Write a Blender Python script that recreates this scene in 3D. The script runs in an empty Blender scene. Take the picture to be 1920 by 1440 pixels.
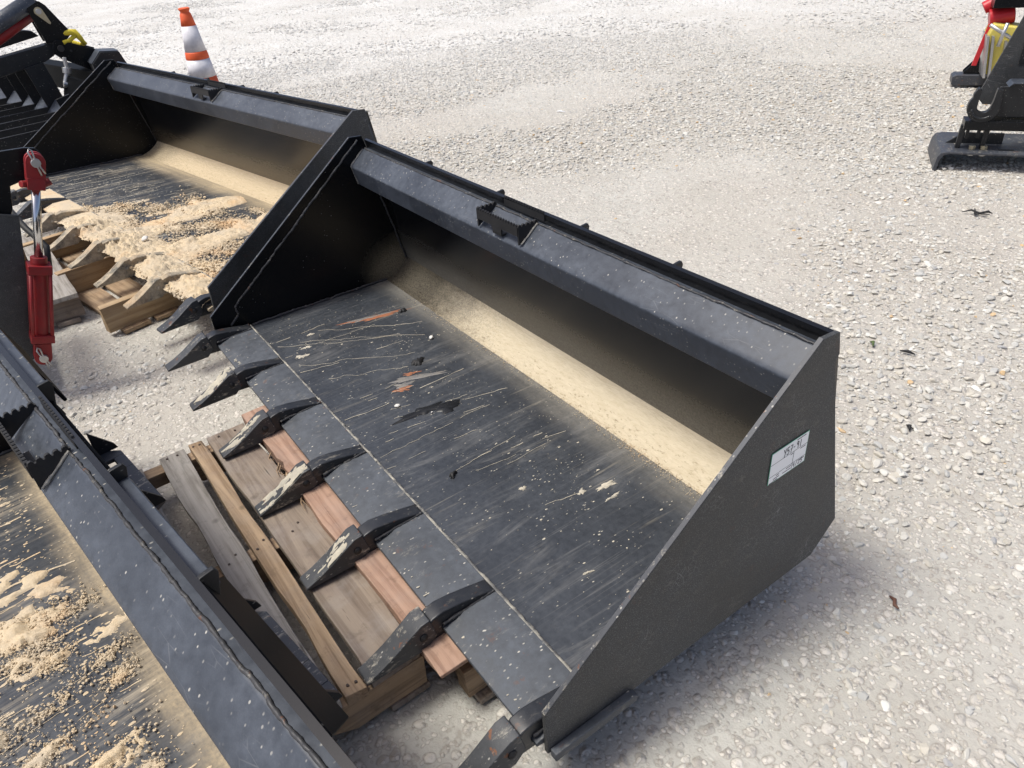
import bpy, bmesh, math, random
import numpy as np
from mathutils import Matrix, Vector

# ---------------------------------------------------------------- camera, sky, sun, exposure
S = bpy.context.scene
C = S.collection
R = math.radians
G = 0.165                                   # height of the main bucket's floor above the ground
cam_data = bpy.data.cameras.new('camera')
cam = bpy.data.objects.new('camera', cam_data)
C.objects.link(cam)
right = Vector((0.580171277, 0.811540532, -0.069305509))
down = Vector((0.414141057, -0.367196039, -0.832859084))
fwd = Vector((-0.701347613, 0.454498661, -0.549128849))
m = Matrix.Identity(4)
for i in range(3):
    m[i][0] = right[i]; m[i][1] = -down[i]; m[i][2] = -fwd[i]
m[0][3], m[1][3], m[2][3] = 2.42995, -0.37802, 1.18871 + G
cam.matrix_world = m
cam_data.sensor_width = 36.0
cam_data.lens = 1390.0 / 1920.0 * 36.0
cam_data.clip_start = 0.02
cam_data.clip_end = 2000.0
S.camera = cam

SUN_DIR = Vector((-0.17, -0.42, 1.0)).normalized()      # towards the sun
sun_el = math.asin(SUN_DIR.z)
sun_az = math.atan2(SUN_DIR.x, SUN_DIR.y)                # from +Y towards +X
world = bpy.data.worlds.new('World')
S.world = world
world.use_nodes = True
wn = world.node_tree
wn.nodes.clear()
sky = wn.nodes.new('ShaderNodeTexSky')
sky.sky_type = 'NISHITA'
sky.sun_disc = False
sky.sun_elevation = sun_el
sky.sun_rotation = sun_az
sky.air_density = 0.6
sky.dust_density = 4.0
sky.ozone_density = 0.4
bg = wn.nodes.new('ShaderNodeBackground')
bg.inputs['Strength'].default_value = 0.15
wo = wn.nodes.new('ShaderNodeOutputWorld')
wn.links.new(sky.outputs[0], bg.inputs[0])
wn.links.new(bg.outputs[0], wo.inputs[0])

sun_data = bpy.data.lights.new('sun', 'SUN')
sun_data.energy = 2.5
sun_data.angle = R(14)
sun_data.color = (1.0, 0.985, 0.915)
sun = bpy.data.objects.new('sun', sun_data)
C.objects.link(sun)
sun.rotation_euler = SUN_DIR.to_track_quat('Z', 'Y').to_euler()
sun.location = (0, 0, 10)

S.view_settings.view_transform = 'Standard'
S.view_settings.look = 'None'
S.view_settings.gamma = 1.0
S.view_settings.exposure = 0.26
S.view_settings.use_curve_mapping = False

# ---------------------------------------------------------------- numpy noise
def _hash(i, j, seed):
    n = (i.astype(np.int64) * 374761393 + j.astype(np.int64) * 668265263 + seed * 1274126177) & 0x7fffffff
    n = ((n ^ (n >> 13)) * 1274126177) & 0x7fffffff
    return ((n ^ (n >> 16)) & 0xffff) / 65535.0

def vnoise(x, y, seed=0):
    x = np.asarray(x, float); y = np.asarray(y, float)
    i = np.floor(x); j = np.floor(y)
    u = x - i; v = y - j
    u = u * u * (3 - 2 * u); v = v * v * (3 - 2 * v)
    a = _hash(i, j, seed); b = _hash(i + 1, j, seed)
    c = _hash(i, j + 1, seed); d = _hash(i + 1, j + 1, seed)
    return (a * (1 - u) + b * u) * (1 - v) + (c * (1 - u) + d * u) * v

def fbm(x, y, seed=0, oct=4):
    s = 0.0; a = 0.5; t = 0.0
    for k in range(oct):
        s = s + a * vnoise(np.asarray(x) * 2 ** k, np.asarray(y) * 2 ** k, seed + 17 * k)
        t += a; a *= 0.5
    return s / t

def sstep(a, b, x):
    t = np.clip((np.asarray(x, float) - a) / (b - a), 0, 1)
    return t * t * (3 - 2 * t)

# ---------------------------------------------------------------- materials
class NT:
    def __init__(s, name):
        s.m = bpy.data.materials.new(name); s.m.use_nodes = True
        s.t = s.m.node_tree; s.t.nodes.clear()
        s.out = s.n('ShaderNodeOutputMaterial')
        s.b = s.n('ShaderNodeBsdfPrincipled')
        s.l(s.b.outputs[0], s.out.inputs[0])
        s.tc = s.n('ShaderNodeTexCoord')
    def n(s, t, **k):
        o = s.t.nodes.new(t)
        for a, v in k.items(): setattr(o, a, v)
        return o
    def l(s, a, b): s.t.links.new(a, b)
    def set(s, node, **k):
        for a, v in k.items(): node.inputs[a.replace('_', ' ')].default_value = v
    def coord(s, scale=(1, 1, 1), src='Object', loc=(0, 0, 0), rot=(0, 0, 0)):
        mp = s.n('ShaderNodeMapping')
        mp.inputs['Scale'].default_value = scale; mp.inputs['Location'].default_value = loc
        mp.inputs['Rotation'].default_value = rot
        s.l(s.tc.outputs[src], mp.inputs[0]); return mp.outputs[0]
    def noise(s, vec, scale, detail=4, rough=0.55, dist=0.0):
        o = s.n('ShaderNodeTexNoise'); s.l(vec, o.inputs['Vector'])
        o.inputs['Scale'].default_value = scale; o.inputs['Detail'].default_value = detail
        o.inputs['Roughness'].default_value = rough; o.inputs['Distortion'].default_value = dist
        return o.outputs['Fac']
    def voro(s, vec, scale, feature='F1', out='Distance', rnd=1.0):
        o = s.n('ShaderNodeTexVoronoi'); o.feature = feature; s.l(vec, o.inputs['Vector'])
        o.inputs['Scale'].default_value = scale; o.inputs['Randomness'].default_value = rnd
        return o.outputs[out]
    def ramp(s, fac, stops):
        o = s.n('ShaderNodeValToRGB'); s.l(fac, o.inputs[0])
        e = o.color_ramp.elements
        while len(e) > 1: e.remove(e[0])
        for i, (p, c) in enumerate(stops):
            q = e[0] if i == 0 else e.new(p)
            q.position = p
            q.color = (c, c, c, 1) if isinstance(c, (int, float)) else (*c, 1)
        return o.outputs[0]
    def math(s, op, a, b=None, clamp=False):
        o = s.n('ShaderNodeMath'); o.operation = op; o.use_clamp = clamp
        for i, v in enumerate((a, b)):
            if v is None: continue
            if isinstance(v, (int, float)): o.inputs[i].default_value = v
            else: s.l(v, o.inputs[i])
        return o.outputs[0]
    def mix(s, fac, a, b, blend='MIX'):
        o = s.n('ShaderNodeMix'); o.data_type = 'RGBA'; o.blend_type = blend
        for sock, v in ((o.inputs[0], fac), (o.inputs[6], a), (o.inputs[7], b)):
            if isinstance(v, (int, float)): sock.default_value = v
            elif isinstance(v, tuple): sock.default_value = (*v, 1)
            else: s.l(v, sock)
        return o.outputs[2]
    def bump(s, h, strength, dist, prev=None):
        o = s.n('ShaderNodeBump')
        if isinstance(strength, (int, float)): o.inputs['Strength'].default_value = strength
        else: s.l(strength, o.inputs['Strength'])
        o.inputs['Distance'].default_value = dist; s.l(h, o.inputs['Height'])
        if prev is not None: s.l(prev, o.inputs['Normal'])
        return o.outputs[0]
    def done(s, col=None, rough=None, normal=None, **k):
        b = s.b
        for name, v in (('Base Color', col), ('Roughness', rough), ('Normal', normal)):
            if v is None: continue
            if isinstance(v, (int, float)): b.inputs[name].default_value = v
            elif isinstance(v, tuple): b.inputs[name].default_value = (*v, 1)
            else: s.l(v, b.inputs[name])
        for a, v in k.items(): b.inputs[a.replace('_', ' ')].default_value = v
        return s.m
    def sep(s, vec):
        o = s.n('ShaderNodeSeparateXYZ'); s.l(vec, o.inputs[0]); return o.outputs

DUST = (0.50, 0.40, 0.255)

def mat_paint(name, base=(0.012, 0.013, 0.016), film=0.25, film_sheen_col=(0.16, 0.165, 0.17), rough=0.34,
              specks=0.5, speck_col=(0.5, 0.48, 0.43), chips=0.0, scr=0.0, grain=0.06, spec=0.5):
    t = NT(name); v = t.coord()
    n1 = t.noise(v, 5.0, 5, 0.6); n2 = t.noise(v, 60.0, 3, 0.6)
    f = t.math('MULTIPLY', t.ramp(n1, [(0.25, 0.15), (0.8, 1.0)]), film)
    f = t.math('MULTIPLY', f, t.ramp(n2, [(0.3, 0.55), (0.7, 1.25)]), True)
    col = t.mix(f, base, film_sheen_col)  # thin dust film whose bluish tint paints in reflected sky
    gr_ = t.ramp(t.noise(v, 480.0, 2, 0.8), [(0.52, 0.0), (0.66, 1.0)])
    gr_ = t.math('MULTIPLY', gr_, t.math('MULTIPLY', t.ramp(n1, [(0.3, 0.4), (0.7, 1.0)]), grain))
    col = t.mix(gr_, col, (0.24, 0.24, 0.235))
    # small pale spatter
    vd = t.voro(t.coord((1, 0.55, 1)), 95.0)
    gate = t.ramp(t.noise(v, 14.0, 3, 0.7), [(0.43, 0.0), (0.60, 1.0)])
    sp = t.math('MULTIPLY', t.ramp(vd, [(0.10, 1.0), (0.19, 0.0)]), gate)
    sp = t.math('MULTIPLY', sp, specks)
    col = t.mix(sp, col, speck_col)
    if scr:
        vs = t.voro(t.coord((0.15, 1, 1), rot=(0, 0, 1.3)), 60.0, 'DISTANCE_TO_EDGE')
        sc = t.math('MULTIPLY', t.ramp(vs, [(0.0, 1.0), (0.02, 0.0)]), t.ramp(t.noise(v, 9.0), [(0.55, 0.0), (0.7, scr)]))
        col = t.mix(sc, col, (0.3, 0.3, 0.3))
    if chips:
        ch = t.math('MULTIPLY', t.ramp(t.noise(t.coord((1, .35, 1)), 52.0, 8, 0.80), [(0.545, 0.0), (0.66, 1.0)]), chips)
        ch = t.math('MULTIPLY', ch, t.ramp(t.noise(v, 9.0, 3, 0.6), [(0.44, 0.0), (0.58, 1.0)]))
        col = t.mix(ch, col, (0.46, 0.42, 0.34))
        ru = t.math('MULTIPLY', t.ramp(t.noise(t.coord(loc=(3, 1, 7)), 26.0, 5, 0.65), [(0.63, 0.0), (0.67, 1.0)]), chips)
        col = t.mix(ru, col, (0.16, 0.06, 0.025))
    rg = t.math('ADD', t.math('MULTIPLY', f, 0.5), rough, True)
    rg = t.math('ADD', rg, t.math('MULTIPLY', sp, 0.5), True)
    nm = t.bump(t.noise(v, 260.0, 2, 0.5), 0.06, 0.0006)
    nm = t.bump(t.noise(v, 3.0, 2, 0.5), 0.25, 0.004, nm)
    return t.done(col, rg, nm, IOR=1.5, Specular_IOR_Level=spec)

def mat_floor(name, y1, y2, dust=1.0, mud=0.3, W=1.83, base=(0.010, 0.012, 0.016), tan=DUST):
    """bucket floor: worn black paint, thin film tinted blue as painted sky sheen, fine run marks along the slope and tan dust towards the heel"""
    t = NT(name); v = t.coord(); X, Y, Z = t.sep(v)
    n1 = t.noise(v, 4.0, 5, 0.65); n2 = t.noise(v, 70.0, 3, 0.65)
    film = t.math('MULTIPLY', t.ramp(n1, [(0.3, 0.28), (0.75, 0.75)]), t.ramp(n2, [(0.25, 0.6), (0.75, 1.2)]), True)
    col = t.mix(film, base, (0.078, 0.088, 0.104))  # film colour carries a painted blue reflection of the sky
    st = t.noise(t.coord((46, 2.6, 46)), 1.0, 6, 0.72, 0.6)
    gate = t.ramp(t.noise(v, 4.6, 4, 0.6), [(0.42, 0.0), (0.66, 1.0)])
    lines = t.math('MULTIPLY', t.ramp(st, [(0.58 - 0.08 * mud, 0.0), (0.74 - 0.10 * mud, 1.0)]), gate)
    lines = t.math('MULTIPLY', lines, min(0.62, 0.45 + 0.35 * mud), True)
    col = t.mix(lines, col, (0.42, 0.38, 0.30) if mud < 1 else (0.50, 0.43, 0.32))
    fs = t.noise(t.coord((150, 2.2, 150), rot=(0, 0, .10)), 1.0, 4, 0.75, 0.4)
    fg = t.ramp(t.noise(t.coord(loc=(2, 5, 1)), 3.4, 4, 0.65), [(0.36, 0.0), (0.66, 0.40)])
    sm_ = t.math('MULTIPLY', t.ramp(t.noise(t.coord((16, 3.2, 16), loc=(1, 2, 0)), 1.0, 7, 0.75, 0.8), [(0.50, 0.0), (0.72, 1.0)]), t.ramp(t.noise(v, 3.0, 3), [(0.42, 0.0), (0.62, 0.40)]))
    col = t.mix(sm_, col, (0.34, 0.335, 0.32))
    col = t.mix(t.math('MULTIPLY', t.ramp(fs, [(0.56, 0.0), (0.72, 1.0)]), fg), col, (0.40, 0.39, 0.37))
    sp = t.ramp(t.voro(t.coord((120, 52, 120)), 1.0), [(0.10, 1.0), (0.17, 0.0)])
    sg = t.ramp(t.noise(v, 11.0, 3, 0.6), [(0.50, 0.0), (0.64, 1.0)])
    sp = t.math('MULTIPLY', sp, sg)
    col = t.mix(t.math('MULTIPLY', sp, 0.8), col, (0.60, 0.56, 0.46))
    wob = t.math('MULTIPLY', t.math('SUBTRACT', t.noise(v, 3.2, 4, 0.6), 0.5), 0.16)
    yy = t.math('ADD', Y, wob)
    mr = t.n('ShaderNodeMapRange'); mr.interpolation_type = 'SMOOTHSTEP'
    t.l(yy, mr.inputs[0]); mr.inputs[1].default_value = y1; mr.inputs[2].default_value = y2
    d = t.math('MULTIPLY', mr.outputs[0], dust)
    d = t.math('MULTIPLY', d, t.ramp(t.noise(v, 120.0, 2, 0.7), [(0.25, 0.55), (0.7, 1.1)]), True)
    d = t.math('MULTIPLY', d, t.ramp(t.noise(t.coord((3, 34, 3)), 1.0, 5, 0.65), [(0.25, 0.45), (0.6, 1.0)]), True)
    col = t.mix(d, col, tan)
    rg = t.math('ADD', t.math('MULTIPLY', film, 0.25), 0.30, True)
    rg = t.math('ADD', rg, t.math('MULTIPLY', d, 0.5), True)
    nm = t.bump(t.noise(v, 220.0, 3, 0.6), 0.12, 0.0008)
    nm = t.bump(t.noise(v, 2.5, 2, 0.5), 0.2, 0.004, nm)
    return t.done(col, rg, nm)

def mat_heel(name, amt=1.0, a=(0.0, 0.9), tan=DUST, x0=(.25, .85, .45)):
    """heel and lower back wall: tan dust lying thickest along the bend"""
    t = NT(name); v = t.coord(); X, Y, Z = t.sep(v)
    n = t.noise(t.coord((2.2, 9, 9)), 1.0, 5, 0.6)
    nf = t.noise(v, 180.0, 2, 0.7)
    wob = t.math('MULTIPLY', t.math('SUBTRACT', n, 0.5), 0.10)
    zz = t.math('ADD', Z, wob)
    mr = t.n('ShaderNodeMapRange'); mr.interpolation_type = 'SMOOTHSTEP'
    t.l(zz, mr.inputs[0]); mr.inputs[1].default_value = a[1]; mr.inputs[2].default_value = a[0]
    d = t.math('MULTIPLY', mr.outputs[0], amt)
    # first quarter of the width is swept cleaner
    xr = t.n('ShaderNodeMapRange'); xr.interpolation_type = 'SMOOTHSTEP'
    t.l(t.math('ADD', X, t.math('MULTIPLY', t.noise(v, 7.0, 4, 0.7), 0.35)), xr.inputs[0])
    xr.inputs[1].default_value = x0[0]; xr.inputs[2].default_value = x0[1]
    xr.inputs[3].default_value = x0[2]; xr.inputs[4].default_value = 1.0
    d = t.math('MULTIPLY', d, xr.outputs[0])
    grain = t.math('ADD', t.math('MULTIPLY', nf, 2.6), -1.3)
    d = t.math('ADD', d, t.math('MULTIPLY', t.math('MULTIPLY', grain, d), t.math('SUBTRACT', 1.3, d)), True)
    base = t.mix(t.ramp(t.noise(v, 6.0, 4, 0.6), [(0.35, 0.0), (0.8, 0.35)]), (0.005, 0.0055, 0.007), (0.022, 0.023, 0.024))
    cd = t.mix(t.ramp(t.noise(t.coord((26, 90, 90)), 1.0, 6, 0.75), [(0.35, 0.0), (0.8, 0.8)]), tan,
               (tan[0] * 0.74, tan[1] * 0.70, tan[2] * 0.62))
    cr_ = t.math('MULTIPLY', t.ramp(t.noise(t.coord((60, 120, 120)), 1.0, 5, 0.75), [(0.56, 0.0), (0.66, 0.75)]), t.ramp(Z, [(0.012, 1.0), (0.034, 0.0)]))
    cd = t.mix(cr_, cd, (0.20, 0.15, 0.09))
    col = t.mix(d, base, cd)
    rg = t.math('ADD', t.math('MULTIPLY', d, 0.55), 0.24, True)
    nm = t.bump(t.noise(t.coord((60, 160, 160)), 1.0, 4, 0.65), t.math('MULTIPLY', d, 0.8), 0.004)
    return t.done(col, rg, nm)

def mat_mud(name, c1=(0.58, 0.45, 0.285), c2=(0.48, 0.40, 0.295), c3=(0.58, 0.365, 0.18), sc=9.0):
    t = NT(name); v = t.coord()
    col = t.mix(t.ramp(t.noise(v, sc, 4, 0.6), [(0.35, 0.0), (0.65, 1.0)]), c1, c2)
    col = t.mix(t.ramp(t.noise(t.coord(loc=(5, 2, 1)), 5.0, 3, 0.6), [(0.55, 0.0), (0.72, 1.0)]), col, c3)
    col = t.mix(t.ramp(t.noise(v, 140.0, 3, 0.7), [(0.3, 0.0), (0.75, 0.45)]), col, (0.62, 0.55, 0.42))
    nm = t.bump(t.noise(v, 150.0, 5, 0.7), 0.7, 0.003)
    return t.done(col, 0.92, nm)

def mat_wood(name, c1, c2, axis=0, grey=0.0, scale=1.0, stain=(0.09, 0.075, 0.075), st=0.25):
    t = NT(name)
    sc = [38 * scale] * 3; sc[axis] = 1.9 * scale
    oi = t.n('ShaderNodeObjectInfo')
    mp = t.n('ShaderNodeMapping'); mp.inputs['Scale'].default_value = sc
    cb = t.n('ShaderNodeCombineXYZ')
    for i in range(3): t.l(t.math('MULTIPLY', oi.outputs['Random'], 30.0 + 11 * i), cb.inputs[i])
    t.l(t.tc.outputs['Object'], mp.inputs[0]); t.l(cb.outputs[0], mp.inputs['Location'])
    v = mp.outputs[0]
    g = t.noise(v, 1.0, 6, 0.68, 1.2)
    col = t.ramp(g, [(0.24, tuple(q * .62 for q in c2)), (0.40, c2), (0.54, c1), (0.74, tuple(min(1, q * 1.22) for q in c1))])
    kn = t.voro(t.coord((1, 1, 1), loc=(.3, .7, .1)), 7.0); kr = t.ramp(kn, [(0.05, 1.0), (0.10, 0.0)])
    obj = t.coord()
    col = t.mix(t.ramp(t.noise(obj, 7.0, 4, 0.6), [(0.5, 0.0), (0.8, st)]), col, stain)
    col = t.mix(t.ramp(t.noise(t.coord(loc=(4, 9, 2)), 13.0, 4, 0.65), [(0.45, 0.0), (0.75, 0.5 * grey)]), col, (0.34, 0.32, 0.30))
    col = t.mix(t.math('MULTIPLY', kr, 0.7), col, tuple(q * .38 for q in c2))
    col = t.mix(t.ramp(t.noise(t.coord(loc=(1, 3, 8)), 22.0, 5, 0.7), [(0.56, 0.0), (0.72, 0.55)]), col, tuple(q * .5 for q in c2))
    # dry checks
    ck = t.noise(v, 3.2, 3, 0.5, 0.4)
    cg = t.ramp(t.noise(obj, 5.0, 2), [(0.5, 0.0), (0.62, 1.0)])
    col = t.mix(t.math('MULTIPLY', t.ramp(ck, [(0.30, 0.75), (0.345, 0.0)]), cg), col, (0.035, 0.027, 0.022))
    nm = t.bump(g, 0.8, 0.003)
    nm = t.bump(t.noise(obj, 160, 3, 0.6), 0.2, 0.001, nm)
    return t.done(col, 0.82, nm)

def mat_plain(name, col, rough=0.5, metal=0.0, dirt=0.3, dirt_col=(0.28, 0.25, 0.2), sc=14.0):
    t = NT(name); v = t.coord()
    f = t.math('MULTIPLY', t.ramp(t.noise(v, sc, 5, 0.65), [(0.42, 0.0), (0.75, 1.0)]), dirt)
    c = t.mix(f, col, dirt_col)
    rg = t.math('ADD', t.math('MULTIPLY', f, 0.4), rough, True)
    nm = t.bump(t.noise(v, 200.0, 2), 0.05, 0.0005)
    return t.done(c, rg, nm, Metallic=metal)

M = {}
M['paint'] = mat_paint('black_paint', base=(0.007, 0.008, 0.010), film=0.10, grain=.02, spec=0.35)
M['paint_side'] = mat_paint('side_paint', base=(0.016, 0.0165, 0.017), film=0.62, film_sheen_col=(0.088, 0.094, 0.098), rough=0.46, specks=0.35, speck_col=(0.25, 0.25, 0.24), grain=0.6, chips=0.10, scr=0.8)
M['paint_gloss'] = mat_paint('gloss_paint', base=(0.004, 0.0048, 0.0062), film=0.03, rough=0.26, specks=0.15, grain=0.01, spec=0.22)
M['paint_dark'] = mat_paint('matt_black_paint', base=(0.004, 0.0045, 0.0055), film=0.02, rough=0.5, specks=0.1, grain=0.0, spec=0.04)
M['paint_top_sheen'] = mat_paint('top_sheen_paint', base=(0.022, 0.026, 0.034), film=0.7, film_sheen_col=(0.105, 0.125, 0.16), rough=0.26, specks=0.8, scr=0.35)  # sky sheen of the upward faces painted in as a pale blue film
M['paint_edge'] = mat_paint('edge_paint', base=(0.028, 0.032, 0.042), film=0.45, film_sheen_col=(0.10, 0.108, 0.12), rough=0.34, specks=0.8, chips=0.8)
M['weld'] = mat_paint('weld_paint', base=(0.018, 0.019, 0.022), film=0.5, film_sheen_col=(0.10, 0.10, 0.105), rough=0.42, specks=0.5, chips=0.5)
M['weld_dusty'] = mat_plain('dusty_weld', (0.10, 0.10, 0.10), 0.5, 0, 0.9, (0.62, 0.58, 0.48), 24.0)
M['tooth'] = mat_paint('tooth_paint', base=(0.022, 0.025, 0.030), film=0.5, film_sheen_col=(0.10, 0.105, 0.115), rough=0.36, specks=0.8, chips=1.0)
M['shank'] = mat_paint('shank_paint', base=(0.012, 0.0135, 0.017), film=0.35, film_sheen_col=(0.07, 0.075, 0.085), rough=0.30, specks=0.6, chips=0.35)
M['tooth_mud'] = mat_mud('muddy_steel', (0.44, 0.36, 0.25), (0.05, 0.05, 0.05), (0.46, 0.31, 0.17), 26.0)
M['edge_plate'] = mat_paint('cutting_edge_paint', base=(0.030, 0.034, 0.040), film=0.85, film_sheen_col=(0.115, 0.13, 0.155), rough=0.40, specks=1.0, chips=0.28)  # blue in the film is painted sky sheen
M['mud'] = mat_mud('dried_mud')
M['mud_pale'] = mat_mud('pale_mud', (0.52, 0.48, 0.39), (0.36, 0.345, 0.30), (0.50, 0.42, 0.30), 40.0)
M['red'] = mat_plain('red_paint', (0.27, 0.011, 0.014), 0.46, 0, 0.45, (0.11, 0.035, 0.03), 30.0)
M['bright_red'] = mat_plain('bright_red_paint', (0.52, 0.02, 0.03), 0.35, 0, 0.2, (0.3, 0.05, 0.05))
M['chrome'] = mat_plain('chrome_rod', (0.62, 0.63, 0.65), 0.16, 1.0, 0.1)
M['zinc'] = mat_plain('zinc_steel', (0.52, 0.52, 0.52), 0.38, 0.85, 0.3)
M['zinc_gold'] = mat_plain('yellow_zinc', (0.50, 0.44, 0.30), 0.42, 0.8, 0.3)
M['orange'] = mat_plain('cone_orange', (0.78, 0.115, 0.028), 0.55, 0, 0.2, (0.45, 0.12, 0.06))
M['white'] = mat_plain('cone_white', (0.74, 0.73, 0.76), 0.5, 0, 0.55, (0.40, 0.38, 0.42), 26.0)
M['yellow'] = mat_plain('yellow_paint', (0.66, 0.55, 0.10), 0.5, 0, 0.35, (0.60, 0.54, 0.26))
M['rope'] = mat_plain('yellow_webbing', (0.62, 0.50, 0.03), 0.7, 0, 0.3, (0.3, 0.26, 0.05), 60.0)
M['rubber'] = mat_plain('black_rubber', (0.012, 0.012, 0.013), 0.6, 0, 0.3, (0.05, 0.05, 0.05))
M['rust'] = mat_plain('bare_rust', (0.30, 0.115, 0.055), 0.7, 0, 0.8, (0.16, 0.08, 0.05), 60.0)
M['bare'] = mat_plain('bare_steel', (0.20, 0.195, 0.19), 0.5, 0.3, 0.5, (0.3, 0.26, 0.2), 50.0)
M['nail'] = mat_plain('nail_steel', (0.06, 0.045, 0.04), 0.6, 0.3, 0.5, (0.12, 0.06, 0.03), 80.0)
M['label'] = mat_plain('label_white', (0.86, 0.88, 0.90), 0.4, 0, 0.05)
M['label_green'] = mat_plain('label_green', (0.04, 0.30, 0.18), 0.4, 0, 0.05)
M['ink'] = mat_plain('ink', (0.06, 0.06, 0.075), 0.6, 0, 0.05)
M['leaf'] = mat_plain('green_leaf', (0.07, 0.11, 0.03), 0.6, 0, 0.2)
M['twig'] = mat_plain('dry_twig', (0.13, 0.055, 0.035), 0.8, 0, 0.3)

# ---------------------------------------------------------------- mesh helpers
def rootkw(o, label=None, cat=None, group=None, kind=None):
    if label: o['label'] = label
    if cat: o['category'] = cat
    if group: o['group'] = group
    if kind: o['kind'] = kind
    return o

def empty(name, loc=(0, 0, 0), rot=(0, 0, 0), **k):
    o = bpy.data.objects.new(name, None); C.objects.link(o)
    o.location = loc; o.rotation_euler = rot; o.empty_display_size = 0.1
    return rootkw(o, **k)

class MB:
    def __init__(s): s.v = []; s.f = []
    def add(s, v, f):
        b = len(s.v); s.v += [tuple(p) for p in v]; s.f += [tuple(b + i for i in q) for q in f]; return s
    def box(s, x0, x1, y0, y1, z0, z1):
        return s.add([(x0, y0, z0), (x1, y0, z0), (x1, y1, z0), (x0, y1, z0), (x0, y0, z1), (x1, y0, z1), (x1, y1, z1), (x0, y1, z1)],
                     [(0, 3, 2, 1), (4, 5, 6, 7), (0, 1, 5, 4), (1, 2, 6, 5), (2, 3, 7, 6), (3, 0, 4, 7)])
    def prism(s, poly, a0, a1, axis='x'):
        """polygon in the plane across an axis, extruded along it"""
        n = len(poly)
        mk = {'x': lambda a, p: (a, p[0], p[1]), 'y': lambda a, p: (p[0], a, p[1]), 'z': lambda a, p: (p[0], p[1], a)}[axis]
        v = [mk(a0, p) for p in poly] + [mk(a1, p) for p in poly]
        f = [tuple(range(n)), tuple(range(2 * n - 1, n - 1, -1))] + [(i, i + n, (i + 1) % n + n, (i + 1) % n) for i in range(n)]
        return s.add(v, f)
    def tube(s, path, r, seg=8, cap=True, flat=None):
        P = [Vector(p) for p in path]; n = len(P)
        rr = r if hasattr(r, '__len__') else [r] * n
        rings = []
        up = Vector((0.13, 0.27, 0.95)).normalized()
        for i in range(n):
            d = (P[min(i + 1, n - 1)] - P[max(i - 1, 0)]).normalized()
            a = d.cross(up)
            if a.length < 1e-3: a = d.cross(Vector((1, 0, 0)))
            a.normalize(); b = a.cross(d)
            rings.append([tuple(P[i] + (a * math.cos(2 * math.pi * k / seg) + b * math.sin(2 * math.pi * k / seg)) * rr[i]) for k in range(seg)])
        v = [p for q in rings for p in q]
        f = [(i * seg + k, i * seg + (k + 1) % seg, (i + 1) * seg + (k + 1) % seg, (i + 1) * seg + k) for i in range(n - 1) for k in range(seg)]
        if cap: f += [tuple(range(seg - 1, -1, -1)), tuple((n - 1) * seg + k for k in range(seg))]
        return s.add(v, f)
    def lathe(s, prof, center, seg=32):
        cx, cy, cz = center; n = len(prof)
        v = [(cx + r * math.cos(2 * math.pi * k / seg), cy + r * math.sin(2 * math.pi * k / seg), cz + z) for r, z in prof for k in range(seg)]
        f = [(i * seg + k, i * seg + (k + 1) % seg, (i + 1) * seg + (k + 1) % seg, (i + 1) * seg + k) for i in range(n - 1) for k in range(seg)]
        f += [tuple(range(seg - 1, -1, -1)), tuple((n - 1) * seg + k for k in range(seg))]
        return s.add(v, f)
    def build(s, name, mat, parent=None, smooth=False, bevel=0.0, **k):
        me = bpy.data.meshes.new(name); me.from_pydata(s.v, [], s.f)
        bm = bmesh.new(); bm.from_mesh(me); bmesh.ops.recalc_face_normals(bm, faces=bm.faces); bm.to_mesh(me); bm.free()
        me.materials.append(M[mat] if isinstance(mat, str) else mat)
        if smooth: me.polygons.foreach_set('use_smooth', [True] * len(me.polygons))
        o = bpy.data.objects.new(name, me); C.objects.link(o)
        if parent is not None: o.parent = parent
        if bevel:
            b = o.modifiers.new('bevel', 'BEVEL'); b.width = bevel; b.segments = 2; b.limit_method = 'ANGLE'; b.angle_limit = R(35)
            b.harden_normals = False
            me.polygons.foreach_set('use_smooth', [True] * len(me.polygons))
            try: o.modifiers.new('wn', 'WEIGHTED_NORMAL').keep_sharp = True
            except Exception: pass
        return rootkw(o, **k)

def raw(name, V, F, mat, parent=None, smooth=True, col=None, **k):
    """fast mesh from numpy arrays; F is (n,3) or (n,4)"""
    V = np.asarray(V, np.float32); F = np.asarray(F, np.int32)
    me = bpy.data.meshes.new(name)
    me.vertices.add(len(V)); me.vertices.foreach_set('co', V.ravel())
    n = F.shape[1]
    me.loops.add(F.size); me.loops.foreach_set('vertex_index', F.ravel())
    me.polygons.add(len(F)); me.polygons.foreach_set('loop_start', np.arange(0, F.size, n, dtype=np.int32))
    me.polygons.foreach_set('use_smooth', np.full(len(F), smooth))
    if col is not None:
        a = me.attributes.new('tint', 'FLOAT_COLOR', 'POINT'); a.data.foreach_set('color', np.asarray(col, np.float32).ravel())
    me.update(calc_edges=True); me.validate()
    me.materials.append(M[mat] if isinstance(mat, str) else mat)
    o = bpy.data.objects.new(name, me); C.objects.link(o)
    if parent is not None: o.parent = parent
    return rootkw(o, **k)

def ico(sub):
    bm = bmesh.new(); bmesh.ops.create_icosphere(bm, subdivisions=sub, radius=1.0)
    V = np.array([v.co[:] for v in bm.verts]); F = np.array([[v.index for v in f.verts] for f in bm.faces]); bm.free()
    return V, F
OC_V = np.array([(1, 0, 0), (-1, 0, 0), (0, 1, 0), (0, -1, 0), (0, 0, 1), (0, 0, -1)], float)
OC_F = np.array([(0, 2, 4), (2, 1, 4), (1, 3, 4), (3, 0, 4), (2, 0, 5), (1, 2, 5), (3, 1, 5), (0, 3, 5)])
ICO = {0: (OC_V, OC_F), 1: ico(1), 2: ico(2)}
rng = np.random.default_rng(7)

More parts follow.
